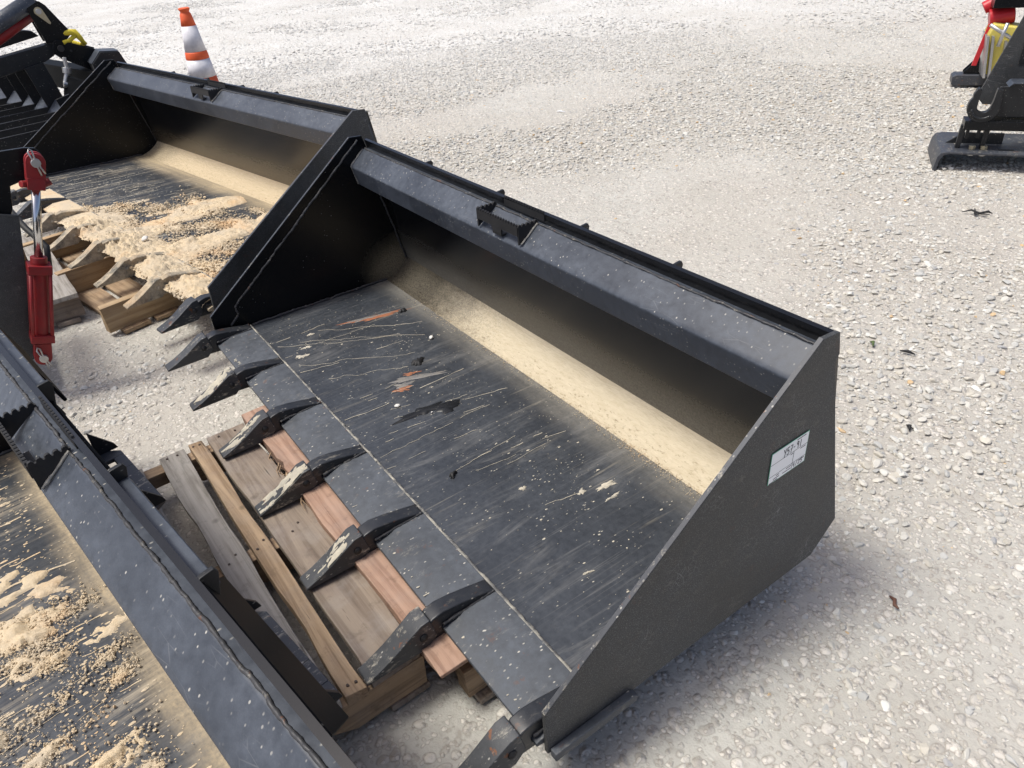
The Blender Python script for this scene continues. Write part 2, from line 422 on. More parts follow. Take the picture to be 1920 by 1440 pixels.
def lumps(P, size, sub=1, flat=0.7, rough=0.28, seed=1):
    """many irregular stones as one vertex / face array; P (n,3), size (n,)"""
    r = np.random.default_rng(seed); V0, F0 = ICO[sub]; n = len(P); nv = len(V0)
    sh = 10
    base = []
    for i in range(sh):
        d = r.normal(size=(5, 3)); d /= np.linalg.norm(d, axis=1)[:, None]
        k = 1 + rough * sum(np.sin(V0 @ d[j] * (2.0 + j) + r.uniform(0, 6)) / (1.2 + 0.6 * j) for j in range(5)) / 1.6
        b = V0 * k[:, None]
        for j in range(6):                      # planed-off faces make it angular
            nn = r.normal(size=3); nn /= np.linalg.norm(nn); h = b @ nn; lim = r.uniform(0.42, 0.78)
            b = b - np.outer(np.maximum(h - lim, 0), nn)
        base.append(b)
    base = np.array(base)[r.integers(0, sh, n)]
    sc = np.stack([r.uniform(0.8, 1.25, n), r.uniform(0.65, 1.0, n), r.uniform(0.6, 1.0, n) * flat], 1) * np.asarray(size)[:, None]
    base = base * sc[:, None, :]
    a = r.uniform(0, 2 * np.pi, n); ti = r.normal(0, 0.28, n)
    ca, sa, ct, st = np.cos(a), np.sin(a), np.cos(ti), np.sin(ti)
    y = base[..., 1] * ct[:, None] - base[..., 2] * st[:, None]; z = base[..., 1] * st[:, None] + base[..., 2] * ct[:, None]
    x = base[..., 0]
    V = np.stack([x * ca[:, None] - y * sa[:, None], x * sa[:, None] + y * ca[:, None], z], -1) + np.asarray(P)[:, None, :]
    F = (F0[None] + (np.arange(n) * nv)[:, None, None]).reshape(-1, 3)
    return V.reshape(-1, 3), F, nv

# ---------------------------------------------------------------- ground
def gh(x, y):
    """height of the gravel yard"""
    h = (fbm(np.asarray(x) * 0.9, np.asarray(y) * 0.9, 3, 3) - 0.5) * 0.030
    h = h + (fbm(np.asarray(x) * 9.0, np.asarray(y) * 9.0, 11, 3) - 0.5) * 0.010
    near = np.exp(-(((np.asarray(x) - 0.8) / 2.4) ** 2 + ((np.asarray(y) + 0.1) / 1.6) ** 2))
    return h * (1 - 0.6 * near) - 0.004

def loose(x, y):
    """how much loose stone lies at a spot, 0 (packed fines) to 1 (a drift of clean pebbles)"""
    f = fbm(np.asarray(x) * 0.55 + 3.1, np.asarray(y) * 0.55 - 1.7, 41, 3)
    g = sstep(0.30, 0.58, f)
    dist = np.hypot(np.asarray(x) - 2.43, np.asarray(y) + .38)
    f2 = fbm(np.asarray(x) * 0.8, np.asarray(y) * 0.8, 43, 3)
    g = np.maximum(g * (1 - .5 * sstep(2.2, 3.2, dist)), sstep(3.9, 5.0, dist) * (.30 + .70 * sstep(.34, .52, f2)))
    def spot(cx, cy, rx, ry, a=0.0):
        dx = np.asarray(x) - cx; dy = np.asarray(y) - cy
        u = dx * math.cos(a) + dy * math.sin(a); w = -dx * math.sin(a) + dy * math.cos(a)
        return np.exp(-((u / rx) ** 2 + (w / ry) ** 2))
    g = g + 1.0 * spot(1.55, 1.55, 0.38, 0.6, 0.5) + 0.9 * spot(0.35, 3.9, 0.5, 0.8) + 0.7 * spot(0.9, 2.4, 0.8, 0.35, 0.3)
    g = g + 0.8 * spot(-1.3, 2.2, 0.7, 0.35, 0.5) + 0.6 * spot(-3.5, 4.5, 2.2, 0.7, 0.9)
    g = g - 0.9 * spot(0.55, 2.0, 0.35, 0.9, 0.7) - 0.9 * spot(2.1, 1.0, 0.5, 0.4) - 0.7 * spot(1.75, -0.05, 0.5, 0.3)
    return np.clip(g, 0, 1)

def axis_lines(lo, hi, step, far):
    core = np.arange(lo, hi + 1e-6, step); k = step * 1.35 ** np.arange(1, 34); k = np.cumsum(k); k = k[k < far]
    return np.concatenate([(lo - k)[::-1], core, hi + k])
gx_ = axis_lines(-7.0, 4.0, 0.045, 420.0); gy_ = axis_lines(-2.2, 9.0, 0.045, 420.0)
GX, GY = np.meshgrid(gx_, gy_, indexing='ij')
fade = np.exp(-np.maximum(0, np.hypot(GX, GY - 3) - 9) / 6)
GV = np.stack([GX, GY, gh(GX, GY) * fade], -1).reshape(-1, 3)
ni, nj = GX.shape
ii, jj = np.meshgrid(np.arange(ni - 1), np.arange(nj - 1), indexing='ij')
q = (ii * nj + jj).ravel()
GF = np.stack([q, q + nj, q + nj + 1, q + 1], 1)

def mat_ground():
    t = NT('gravel_fines'); v = t.coord(src='Object')
    big = t.noise(v, 0.35, 4, 0.6); mid = t.noise(v, 2.2, 5, 0.6); fine = t.noise(v, 40.0, 5, 0.7)
    col = t.mix(t.ramp(mid, [(0.3, 0.0), (0.7, 1.0)]), (0.452, 0.441, 0.400), (0.542, 0.532, 0.490))
    col = t.mix(t.ramp(big, [(0.45, 0.0), (0.68, 0.8)]), col, (0.43, 0.385, 0.325))
    col = t.mix(t.ramp(fine, [(0.3, 0.55), (0.55, 0.0)]), col, (0.36, 0.335, 0.305))
    la_ = t.n('ShaderNodeAttribute'); la_.attribute_name = 'tint'
    col = t.mix(t.math('MULTIPLY', la_.outputs['Fac'], 0.6), col, (0.375, 0.345, 0.305))  # darkened among loose stones, painting in the shade of the gaps
    X, Y, Z = t.sep(v)
    # pale limestone dust on the driven lane far to the left
    mr = t.n('ShaderNodeMapRange'); mr.interpolation_type = 'SMOOTHSTEP'
    t.l(t.math('ADD', X, t.math('MULTIPLY', Y, -0.35)), mr.inputs[0]); mr.inputs[1].default_value = -2.0; mr.inputs[2].default_value = -8.0
    pale = t.math('MULTIPLY', mr.outputs[0], t.ramp(t.noise(v, 0.8, 5, 0.65), [(0.3, 0.55), (0.6, 1.0)]))
    col = t.mix(pale, col, (0.66, 0.662, 0.645))
    # fine stones pressed into the surface
    hgt = None
    sgate = t.ramp(t.noise(v, 1.7, 4, 0.7), [(0.34, 0.5), (0.54, 1.0)])
    for k, (sc_, thr) in enumerate(((36.0, 0.36), (78.0, 0.22))):
        wv = t.n('ShaderNodeVectorMath'); wv.operation = 'ADD'
        nz = t.n('ShaderNodeTexNoise'); t.l(v, nz.inputs['Vector']); nz.inputs['Scale'].default_value = sc_ * 0.7; nz.inputs['Detail'].default_value = 1
        sm = t.n('ShaderNodeVectorMath'); sm.operation = 'SCALE'; t.l(nz.outputs['Color'], sm.inputs[0]); sm.inputs['Scale'].default_value = 0.9 / sc_
        t.l(v, wv.inputs[0]); t.l(sm.outputs[0], wv.inputs[1])
        vc = t.n('ShaderNodeTexVoronoi'); t.l(wv.outputs[0], vc.inputs['Vector']); vc.inputs['Scale'].default_value = sc_
        rc, gc, bc_ = t.n('ShaderNodeSeparateColor'), None, None
        t.l(vc.outputs['Color'], rc.inputs[0])
        mask = t.ramp(rc.outputs[0], [(thr, 0.0), (thr + 0.02, 1.0)])
        body = t.math('MULTIPLY', t.ramp(vc.outputs['Distance'], [(0.30, 1.0), (0.44, 0.0)]), mask)
        rim = t.math('MULTIPLY', t.ramp(vc.outputs['Distance'], [(0.36, 0.0), (0.44, 1.0), (0.54, 0.0)]), mask)
        stone_col = t.ramp(rc.outputs[1], [(0.0, (0.38, 0.35, 0.315)), (0.5, (0.56, 0.53, 0.485)), (1.0, (0.72, 0.68, 0.62))])
        col = t.mix(t.math('MULTIPLY', body, t.math('MULTIPLY', sgate, 0.85)), col, stone_col)
        col = t.mix(t.math('MULTIPLY', rim, t.math('MULTIPLY', sgate, 0.45)), col, (0.25, 0.22, 0.185))
        hk_ = t.math('MULTIPLY', t.math('MULTIPLY', t.ramp(vc.outputs['Distance'], [(0.0, 1.0), (0.44, 0.0)]), mask), 34.0 / sc_)
        hgt = hk_ if hgt is None else t.math('ADD', hgt, hk_)
    nm = t.bump(hgt, 0.7, 0.010)
    nm = t.bump(t.noise(v, 110.0, 5, 0.7), 0.5, 0.004, nm)
    nm = t.bump(t.noise(v, 14.0, 5, 0.65), 0.5, 0.02, nm)
    return t.done(col, 0.93, nm, Specular_IOR_Level=0.25)
M['ground'] = mat_ground()
gl_ = np.clip(loose(GV[:, 0], GV[:, 1]) * .75 + .25 * sstep(.35, .65, fbm(GV[:, 0] * 2.3, GV[:, 1] * 2.3, 47, 3)), 0, 1)
raw('ground', GV, GF, 'ground', kind='structure', col=np.stack([gl_, gl_, gl_, gl_ * 0 + 1], 1))

def mat_pebble():
    t = NT('pebbles'); v = t.coord()
    at = t.n('ShaderNodeAttribute'); at.attribute_name = 'tint'
    col = t.mix(t.ramp(t.noise(v, 60.0, 4, 0.7), [(0.25, 0.0), (0.75, 0.5)]), at.outputs['Color'], (0.42, 0.40, 0.37))
    nm = t.bump(t.noise(v, 170.0, 4, 0.7), 0.35, 0.002)
    return t.done(col, 0.8, nm, Specular_IOR_Level=0.35)
M['pebble'] = mat_pebble()

CAMP = np.array(cam.location[:] if False else (2.42995, -0.37802, 1.18871 + G))
RR = np.array([right[:], down[:], fwd[:]])
def in_view(P, margin=0.35):
    """keeps what lies inside the picture, or a step outside it"""
    q = (P - CAMP) @ RR.T
    z = np.maximum(q[:, 2], 0.05)
    u = q[:, 0] / z / (960 / 1390); w = q[:, 1] / z / (720 / 1390)
    return (q[:, 2] > 0.05) & (np.abs(u) < 1 + margin) & (np.abs(w) < 1 + margin)

def gravel(name, n, rmin, rmax, smin, smax, sub, seed, bias, label, pw=2.0):
    r = np.random.default_rng(seed)
    rad = np.sqrt(r.uniform(rmin ** 2, rmax ** 2, n)); a = r.uniform(R(95 - 40), R(215), n)
    x = CAMP[0] + rad * np.cos(a); y = CAMP[1] + rad * np.sin(a)
    lo = loose(x, y)
    keep = r.uniform(0, 1, n) < bias + (1 - bias) * lo
    x, y, lo = x[keep], y[keep], lo[keep]
    sz = smin + (smax - smin) * r.uniform(0, 1, len(x)) ** pw
    sz = sz * (0.75 + 0.35 * lo)
    z = gh(x, y) + sz * (-0.22 + 0.60 * lo * r.uniform(0.3, 1.0, len(x)))
    P = np.stack([x, y, z], 1); k = in_view(P); P = P[k]; sz = sz[k]
    V, F, nv = lumps(P, sz, sub, 0.72, 0.26, seed + 1)
    n = len(P)
    c = np.array([[0.58, 0.555, 0.515], [0.51, 0.495, 0.47], [0.46, 0.458, 0.455], [0.61, 0.575, 0.525], [0.54, 0.50, 0.44], [0.68, 0.665, 0.635]])[r.integers(0, 6, n)]
    odd = r.uniform(0, 1, n); c[odd < 0.006] = (0.60, 0.40, 0.20); c[odd > 0.985] = (0.34, 0.34, 0.36)
    c = c * r.uniform(0.85, 1.1, n)[:, None] * np.array([.985, 1.0, .975])
    pale = sstep(-2.0, -8.0, P[:, 0] - 0.35 * P[:, 1])[:, None] * 0.6
    c = c * (1 - pale) + np.array([0.70, 0.695, 0.685]) * pale
    col = np.repeat(np.concatenate([c, np.ones((n, 1))], 1), nv, 0)
    raw(name, V, F, 'pebble', smooth=False, col=col, label=label, cat='gravel', kind='stuff')

gravel('coarse_gravel', 40000, 0.9, 4.2, 0.0045, 0.0150, 2, 21, 0.13, 'coarse grey and cream pebbles lying loose near the buckets')
gravel('fine_gravel', 90000, 0.9, 4.8, 0.003, 0.0085, 0, 22, 0.55, 'small stones pressed into the packed dust near the buckets')
gravel('middle_gravel', 70000, 4.2, 6.2, 0.006, 0.0165, 1, 23, 0.52, 'loose pebbles on the open yard just behind the main bucket')
gravel('farther_gravel', 115000, 6.2, 9.0, 0.008, 0.019, 0, 25, 0.55, 'gravel on the open yard beyond the buckets')
gravel('distant_gravel', 190000, 9.0, 22.0, 0.011, 0.026, 0, 24, 0.5, 'far pale gravel along the top of the yard')

# ---------------------------------------------------------------- buckets
PROF = dict(P0=(.624, .542), P1=(.669, .539), P2=(.681, .492), P3=(.673, .477), P4=(.794, .036), P5=(.727, -.031), Q1=(.015, -.037), Q0=(.015, .074),
            F1=(.666, 0), F2=(.766, .064), C1=(.626, .382), C2=(.610, .450), C3=(.665, .496), C4=(.672, .525))

def wavy(p0, p1, r, n, seed, wob=0.35):
    rr = np.random.default_rng(seed); p0 = np.array(p0, float); p1 = np.array(p1, float)
    t = np.linspace(0, 1, n)[:, None]
    P = p0 + (p1 - p0) * t
    L = np.linalg.norm(p1 - p0)
    n = max(8, int(L / 0.0030)); t = np.linspace(0, 1, n)[:, None]; P = p0 + (p1 - p0) * t
    sl = np.arange(n)
    w = np.stack([vnoise(sl * 0.11, sl * 0 + k, seed) + 0.5 * vnoise(sl * 0.5, sl * 0 + k, seed + 3) - 0.75 for k in (1.5, 3.5, 5.5)], 1) * r * wob * 2.4
    rad = r * 0.78 * (0.45 + 0.75 * vnoise(sl * 0.22, sl * 0 + 9.5, seed) + 0.55 * vnoise(sl * 0.8, sl * 0 + 2.5, seed + 1))
    return [tuple(p) for p in P + w], list(np.maximum(rad, r * 0.4))

def serrated(a0, a1, base, top, pitch, depth):
    """outline of a strip whose upper edge is cut into round teeth, in (a, z)"""
    n = max(2, int(round((a1 - a0) / pitch))); pts = []
    for i in range(n):
        s0 = a0 + (a1 - a0) * i / n; s1 = a0 + (a1 - a0) * (i + 1) / n; mgap = (s1 - s0)
        pts += [(s0, top - depth), (s0 + mgap * .12, top - depth * .25), (s0 + mgap * .3, top), (s0 + mgap * .52, top), (s0 + mgap * .70, top - depth * .3), (s0 + mgap * .78, top - depth)]
    pts.append((a1, top - depth))
    return [(a0, base)] + pts + [(a1, base)]

TOOTH_POINT = [(-.026, .040), (-.046, .037), (-.075, .019), (-.105, .000), (-.140, -.018), (-.172, -.030), (-.174, -.037), (-.120, -.036), (-.040, -.033), (-.016, -.010)]
TOOTH_SHANK = [(.128, .007), (.124, .014), (.085, .023), (.040, .032), (.005, .036), (-.018, .031), (-.036, .018), (-.038, -.027), (.010, -.030), (.020, -.020), (.020, -.012), (.0, -.010), (.0, .002), (.06, .011)]

def make_tooth(parent, x, muddy=False, seed=0, mudtop=0):
    sh = MB(); hw = 0.0185
    sh.prism(TOOTH_SHANK, x - hw, x + hw)
    o = sh.build('tooth_shank', 'tooth_mud' if muddy else 'shank', parent, bevel=0.004)
    pt = MB(); hw = 0.0235
    n = len(TOOTH_POINT)
    v = []; widths = [1.0, 1.0, .95, .93, .93, .95, .95, .93, 1.0, 1.0]
    for sgn in (-1, 1):
        v += [(x + sgn * hw * w, y, z) for (y, z), w in zip(TOOTH_POINT, widths)]
    f = [tuple(range(n)), tuple(range(2 * n - 1, n - 1, -1))] + [(i, i + n, (i + 1) % n + n, (i + 1) % n) for i in range(n)]
    pt.add(v, f)
    p = pt.build('tooth_point', 'tooth_mud' if muddy else 'tooth', parent, bevel=0.0025)
    if mudtop:
        r = np.random.default_rng(seed + 77); us = np.linspace(-.9, .9, 13); ts = np.linspace(0, 1, 34)
        py = np.interp(ts, [0, .15, .36, .58, .82, 1.0], [-.030, -.048, -.075, -.105, -.140, -.170]); pz = np.interp(ts, [0, .15, .36, .58, .82, 1.0], [.0405, .0375, .0195, .0005, -.0175, -.0295])
        U, Tt = np.meshgrid(us, ts, indexing='ij')
        msk = fbm(U * 1.7 + 5, Tt * 5 + seed, 91, 4) + .25 * np.exp(-((Tt - mudtop) / .30) ** 2) - .12 * np.abs(U) ** 3
        hh = np.clip((msk - .645) * .02, 0, .0015)
        V = np.stack([x + U * hw * .93, np.broadcast_to(py, U.shape), np.broadcast_to(pz, U.shape) + np.where(msk > .645, .0009 + hh, -.002)], -1).reshape(-1, 3)
        F = [(i * 34 + j, i * 34 + j + 1, (i + 1) * 34 + j + 1, (i + 1) * 34 + j) for i in range(12) for j in range(33) if (msk[i:i + 2, j:j + 2] > .645).any()]
        if F: raw('dried_mud', V, np.array(F), 'mud_pale', p)
    for sgn in (-1, 1):
        cx = x + sgn * hw * .98; pin = MB()
        pin.tube([(cx - .001 * sgn, -.045, .004), (cx + .003 * sgn, -.045, .004), (cx + .0031 * sgn, -.045, .004), (cx + .0055 * sgn, -.045, .004)], [0.0088, .0086, 0.006, 0.004], 12)
        pin.build('retaining_pin', 'tooth_mud' if muddy else 'rubber', p, smooth=True)
    for sg in (1, -1):
        w = MB(); pa, ra = wavy((x + sg * .021, .0, .006), (x + sg * .017, .125, .012), .0045, 26, seed + 5 + sg); w.tube(pa, ra, 6)
        w.build('weld_bead', 'tooth_mud' if muddy else 'weld', o, smooth=True)

def make_bucket(name, label, W, sy, sz, nteeth, fl, heel, seed, muddy=(), loc=(0, 0, 0), rot=(0, 0, 0), detail_back=True):
    root = empty(name, loc, rot, label=label, cat='bucket', group='black loader buckets')
    K = {k: (y * sy, z * sz) for k, (y, z) in PROF.items()}
    name_is_main = nteeth == 7 and fl == 'floor1'
    TH = .010
    # floor, cutting edge, heel, back
    F1, F2, C1, C2, C3, C4 = (K[k] for k in ('F1', 'F2', 'C1', 'C2', 'C3', 'C4'))
    nx = 60
    def sheet(pname, pts, mat, th=TH, nrm=-1):
        """folded plate following (y, z) points across the width"""
        mb = MB(); n = len(pts); P = [Vector((0, *p)) for p in pts]
        off = []
        for i in range(n):
            d = (P[min(i + 1, n - 1)] - P[max(i - 1, 0)]).normalized(); off.append((P[i].y + nrm * (-d.z) * th, P[i].z + nrm * d.y * th))
        poly = [(p.y, p.z) for p in P] + off[::-1]
        mb.prism(poly, .0, W)
        return mb.build(pname, mat, root)
    floor = sheet('floor_plate', [(.127, 0), (F1[0], F1[1])], fl)
    hp = [F1]
    for k in range(1, 9):                       # rounded heel
        a = k / 8; y = F1[0] + (F2[0] - F1[0]) * (1 - (1 - a) ** 1.25); z = F2[1] * a ** 1.45; hp.append((y, z))
    sheet('heel_plate', hp, heel)
    top = (C4[0] + .004, C4[1])
    back = sheet('back_plate', [hp[-1], top], heel + 'b', nrm=-1)
    ce = MB(); ce.prism([(0, -.014), (0, -.005), (.050, .0105), (.127, .0105), (.127, -.020), (.03, -.020)], 0, W)
    ce.build('cutting_edge', 'mud' if len(muddy) > 3 else 'edge_plate', root, bevel=.0015)
    wb = MB(); pa, ra = wavy((0.01, .130, .006), (W - .01, .130, .006), .0050, 190, seed, .25); wb.tube(pa, ra, 6)
    wb.build('lip_weld', 'weld_dusty', root, smooth=True)
    # top channel
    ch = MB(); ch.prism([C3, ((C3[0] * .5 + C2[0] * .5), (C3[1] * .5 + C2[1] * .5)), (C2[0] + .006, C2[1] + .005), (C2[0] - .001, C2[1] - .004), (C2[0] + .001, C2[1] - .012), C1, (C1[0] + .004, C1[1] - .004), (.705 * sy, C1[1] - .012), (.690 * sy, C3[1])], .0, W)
    chan = ch.build('top_channel', 'paint_top_sheen', root, bevel=.003)
    wb = MB(); pa, ra = wavy((.01, C3[0] + .003, C3[1] + .001), (W - .01, C3[0] + .003, C3[1] + .001), .0034, 230, seed + 2, .45); wb.tube(pa, ra, 7)
    wb.build('channel_weld', 'weld', chan, smooth=True)
    wb = MB(); pa, ra = wavy((.004, C3[0], C3[1]), (.004, *C2), .004, 20, seed + 3); wb.tube(pa, ra, 6)
    pa, ra = wavy((.004, *C2), (.004, *C1), .004, 16, seed + 4); wb.tube(pa, ra, 6)
    wb.build('end_weld', 'weld_dusty', chan, smooth=True)
    # side plates
    outline = [K[k] for k in ('P0', 'P1', 'P2', 'P3', 'P4', 'P5', 'Q1', 'Q0')]
    for k, (x0, x1) in enumerate(((-TH, 0), (W, W + TH))):
        sp = MB(); sp.prism(outline, x0, x1)
        spo = sp.build('side_plate', ('plate_dust' if 'plate_dust' in M and name_is_main else 'paint_gloss') if k == 0 else 'paint_side', root, bevel=.0014)
        sgn = -1 if k == 0 else 1; xo = x0 if k == 0 else x1
        # worn steel along the sloping edge
        q0 = np.array(K['Q0']); p0 = np.array(K['P0']); d = (p0 - q0) / np.linalg.norm(p0 - q0); nn = np.array([-d[1], d[0]])
        ed = MB(); e0 = q0 + nn * .0003; e1 = p0 + nn * .0003
        ed.prism([tuple(e0), tuple(e1), tuple(e1 + nn * .0012), tuple(e0 + nn * .0012)], x0 + .0008, x1 - .0008)
        ed.build('worn_edge', 'paint_edge', spo)
        sk = MB(); sk.prism([(.02, -.045), (.205, -.045), (.212, -.034), (.20, -.024), (.02, -.024)], min(xo, xo + .016 * sgn), max(xo, xo + .016 * sgn))
        sk.build('wear_skid', 'edge_plate', root, bevel=.002)
        if k == 0:
            # weld run where the doubled edge of the plate joins, on the inside face
            a = q0 + np.array([.085, .012]); b = p0 + np.array([.028, -.012])
            w = MB(); pa, ra = wavy((.002, *a), (.002, *b), .0045, 130, seed + 8, .5); w.tube(pa, ra, 6)
            pa, ra = wavy((.002, *a), (.002, a[0] + .004, a[1] - .032), .004, 12, seed + 9); w.tube(pa, ra, 6)
            pa, ra = wavy((.002, a[0] + .004, a[1] - .032), (.002, a[0] - .03, a[1] - .062), .0045, 12, seed + 10); w.tube(pa, ra, 6)
            w.build('edge_weld', 'weld', spo, smooth=True)
            w = MB(); pa, ra = wavy((.004, .14, .004), (.004, F1[0], .004), .005, 60, seed + 12); w.tube(pa, ra, 6)
            pa, ra = wavy((.004, F2[0] - .004, F2[1]), (.004, C4[0] - .01, C4[1] - .05), .004, 50, seed + 13); w.tube(pa, ra, 6)
            w.build('corner_weld', 'weld', spo, smooth=True)
    # teeth
    for i in range(nteeth):
        x = .032 + (W - .062) * i / (nteeth - 1)
        make_tooth(root, x, i in muddy, seed + 30 * i, (0, .3, .6, .5, .45, 0, 0)[i] if name_is_main else 0)
    # serrated step in the middle of the channel
    xm = W / 2 - .015; hw = .092
    yb = C3[0] + .010; yf = C2[0] - .002
    dz = C3[1] + .013
    fm = MB(); fm.prism(serrated(xm - hw, xm + hw, dz - .030, dz, .0115, .006), yf - .002, yf + .004, 'y')
    stp = fm.build('step', 'rubber', root)
    lg = MB(); lg.prism([(xm - .028, dz - .029), (xm + .020, dz - .029), (xm + .016, C2[1] + .012), (xm - .020, C2[1] + .012)], yf - .001, yf + .003, 'y')
    lg.box(xm - .022, xm + .018, yf - .001, yf + .02, C2[1] + .008, C2[1] + .013)
    lg.build('step_leg', 'rubber', stp)
    for sgn in (-1, 1):
        sd = MB(); x0 = xm + sgn * hw
        pts = serrated(yf, yb - .004, C2[1] + .02, dz, .012, .006)
        pts = [(yf, C2[1] + .006)] + pts[1:-1] + [(yb - .004, C3[1] + .004)]
        sd.prism(pts, x0 - .003, x0 + .003)
        sd.build('step_side', 'rubber', stp)
    rs = MB(); rs.prism(serrated(xm - hw + .03, xm + hw + .02, C4[1] - .02, C4[1] + .005, .0115, .006), C4[0] + .0045, C4[0] + .0085, 'y')
    rs.build('step_rear', 'rubber', stp)
    wbs = MB(); pa, ra = wavy((xm + hw + .005, yf + .004, C2[1] + .008), (xm + hw + .005, yb - .008, C3[1] + .003), .0035, 20, seed + 15); wbs.tube(pa, ra, 6)
    wbs.build('step_weld', 'weld_dusty', stp, smooth=True)
    # quick-attach frame on the back
    yB = lambda z: top[0] + .010 + (hp[-1][0] - top[0]) * (top[1] - z) / (top[1] - hp[-1][1])
    mid = W / 2
    z0 = .352 * sz
    qp = MB(); qp.prism([(yB(.49 * sz), .49 * sz), (yB(.49 * sz) + .006, .49 * sz), (yB(z0) + .006, z0), (yB(z0), z0)], mid - .36, mid + .36)
    qp.build('mount_plate', 'paint_dark', root, bevel=.002)
    zt = C4[1] - .022
    for x0, x1 in ((mid - .505, mid - .125), (mid + .228, mid + .525)):
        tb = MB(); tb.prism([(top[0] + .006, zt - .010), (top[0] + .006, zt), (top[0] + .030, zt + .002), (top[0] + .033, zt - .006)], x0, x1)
        tb.build('upper_lip', 'paint_top_sheen', root, bevel=.0015)
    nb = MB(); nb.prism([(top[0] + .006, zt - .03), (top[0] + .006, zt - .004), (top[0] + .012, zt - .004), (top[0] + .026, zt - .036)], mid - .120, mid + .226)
    nb.build('mount_bar', 'paint_top_sheen', root, bevel=.0015)
    for sg in (-1, 1):
        sl = MB(); ya, za, yb2, zb2 = top[0] + .006, zt + .014, top[0] + .066, zt - .150
        v = [(mid + sg * x, y + d * .007, z + d * .003) for d in (0, 1) for x, y, z in ((.530, ya, za), (.816, ya, za), (.700, yb2, zb2), (.365, yb2, zb2))]
        sl.add(v, [(0, 1, 2, 3), (7, 6, 5, 4), (0, 4, 5, 1), (1, 5, 6, 2), (2, 6, 7, 3), (3, 7, 4, 0)])
        sl.build('hook_plate', 'paint_dark', root, bevel=.0015)
    for x in (mid - .508, mid - .122, mid + .227, mid + .527):
        gt = MB(); gt.prism([(top[0] + .005, C4[1] - .002), (top[0] + .012, C4[1] + .002), (top[0] + .030, C4[1] + .004), (top[0] + .034, C4[1] - .004), (top[0] + .018, C4[1] - .075), (top[0] + .010, C4[1] - .075)], x - .004, x + .004)
        gt.build('gusset', 'paint', root, bevel=.0012)
    for x0, x1, hx in ((mid - .50, mid - .19, mid - .42), (mid + .22, mid + .51, mid + .43)):
        zf = .118; y0 = yB(zf) + .001; y1 = y0 + .050
        # foot plate with a square pin hole: four bars round the opening
        ft = MB(); c = .03
        ft.prism([(x0, y0), (hx - .03, y0), (hx - .03, y1), (x0 + c, y1), (x0, y1 - c)], zf - .006, zf + .006, 'z')
        ft.prism([(hx + .03, y0), (x1, y0), (x1, y1 - c), (x1 - c * .6, y1), (hx + .03, y1)], zf - .006, zf + .006, 'z')
        ft.box(hx - .03, hx + .03, y1 - .026, y1, zf - .006, zf + .006)
        ft.build('pin_foot', 'paint_edge', root, bevel=.002)
        for xa in (x0 + .006, x1 - .014):
            br = MB(); br.prism([(y0, zf + .006), (y0 + .05, zf + .006), (y0 + .045, zf + .02), (y0, zf + .075)], xa, xa + .008)
            br.build('foot_gusset', 'paint', root, bevel=.001)
    return root, K

# thin dried splashes and run marks lying on a floor
def splashes(parent, name, W, y0, y1, ndrip, nspot, seed, mat, zones=None, wid=1.0, lab=None, long=()):
    r = np.random.default_rng(seed); V = []; F = []
    def ribbon(pts, ws, z):
        b = len(V); n = len(pts)
        for (x, y), w in zip(pts, ws):
            V.append((x - w, y, z + .0002)); V.append((x, y, z + .0009)); V.append((x + w, y, z + .0002))
        for i in range(n - 1):
            a = b + 3 * i; F.append((a, a + 1, a + 4, a + 3)); F.append((a + 1, a + 2, a + 5, a + 4))
    def pick():
        if zones is not None and r.uniform() < .8:
            z = zones[r.integers(len(zones))]; return r.normal(z[0], z[2]), r.normal(z[1], z[3])
        return r.uniform(.03, W - .03), r.uniform(y0, y1)
    for k in range(ndrip):
        x, y = pick(); L = r.uniform(.04, .32) * (1 if r.uniform() < .7 else 1.6); n = int(max(5, L / .012))
        ys = y - np.linspace(0, L, n); xs = x + np.cumsum(r.normal(0, .0016, n)) + r.normal(-.06, .09) * np.linspace(0, 1, n) * L
        ws = wid * r.uniform(.0003, .0010) * np.clip(.55 + vnoise(np.arange(n) * .6, np.full(n, k * 3.7), seed) * 1.6, .2, 3)
        if r.uniform() < .35: ws[-3:] *= r.uniform(2, 4)
        on = (ys > y0) & (ys < y1) & (xs > .01) & (xs < W - .01)
        # broken into dashes
        br = vnoise(np.arange(n) * .45, np.full(n, k * 1.3), seed + 4) > (.28 if r.uniform() < .5 else .52)
        i = 0
        while i < n:
            j = i
            while j < n and on[j] and br[j]: j += 1
            if j - i >= 3: ribbon(list(zip(xs[i:j], ys[i:j])), ws[i:j], .0008)
            i = j + 1
    for k, (xa, ya, xb, yb_) in enumerate(long):
        n = int(abs(ya - yb_) / .006); t = np.linspace(0, 1, n)
        ys = ya + (yb_ - ya) * t; xs = xa + (xb - xa) * t + (fbm(t * 5, t * 0 + k, seed + 9, 4) - .5) * .035
        ws = wid * .0007 * np.clip(.3 + 2.0 * vnoise(np.arange(n) * .35, np.full(n, k * 2.1), seed + 6) ** 2, .25, 3)
        ribbon(list(zip(xs, ys)), ws, .0009)
    for k in range(nspot):
        x, y = pick()
        if not (y0 < y < y1 and .01 < x < W - .01): continue
        s = wid * .0008 * (1 + 2.6 * r.uniform() ** 6) ; el = r.uniform(1, 2.6); n = 7; b = len(V)
        V.append((x, y, .0014 + s * .12))
        for q in range(n):
            a = 2 * math.pi * q / n; g = s * r.uniform(.7, 1.3)
            V.append((x + g * math.cos(a), y + g * el * math.sin(a), .0006))
        for q in range(n): F.append((b, b + 1 + q, b + 1 + (q + 1) % n))
    mb = MB(); mb.v = V; mb.f = F
    o = mb.build(name, mat, parent, smooth=True, kind='stuff'); o['label'] = lab or 'dried splashes of pale mud'
    return o

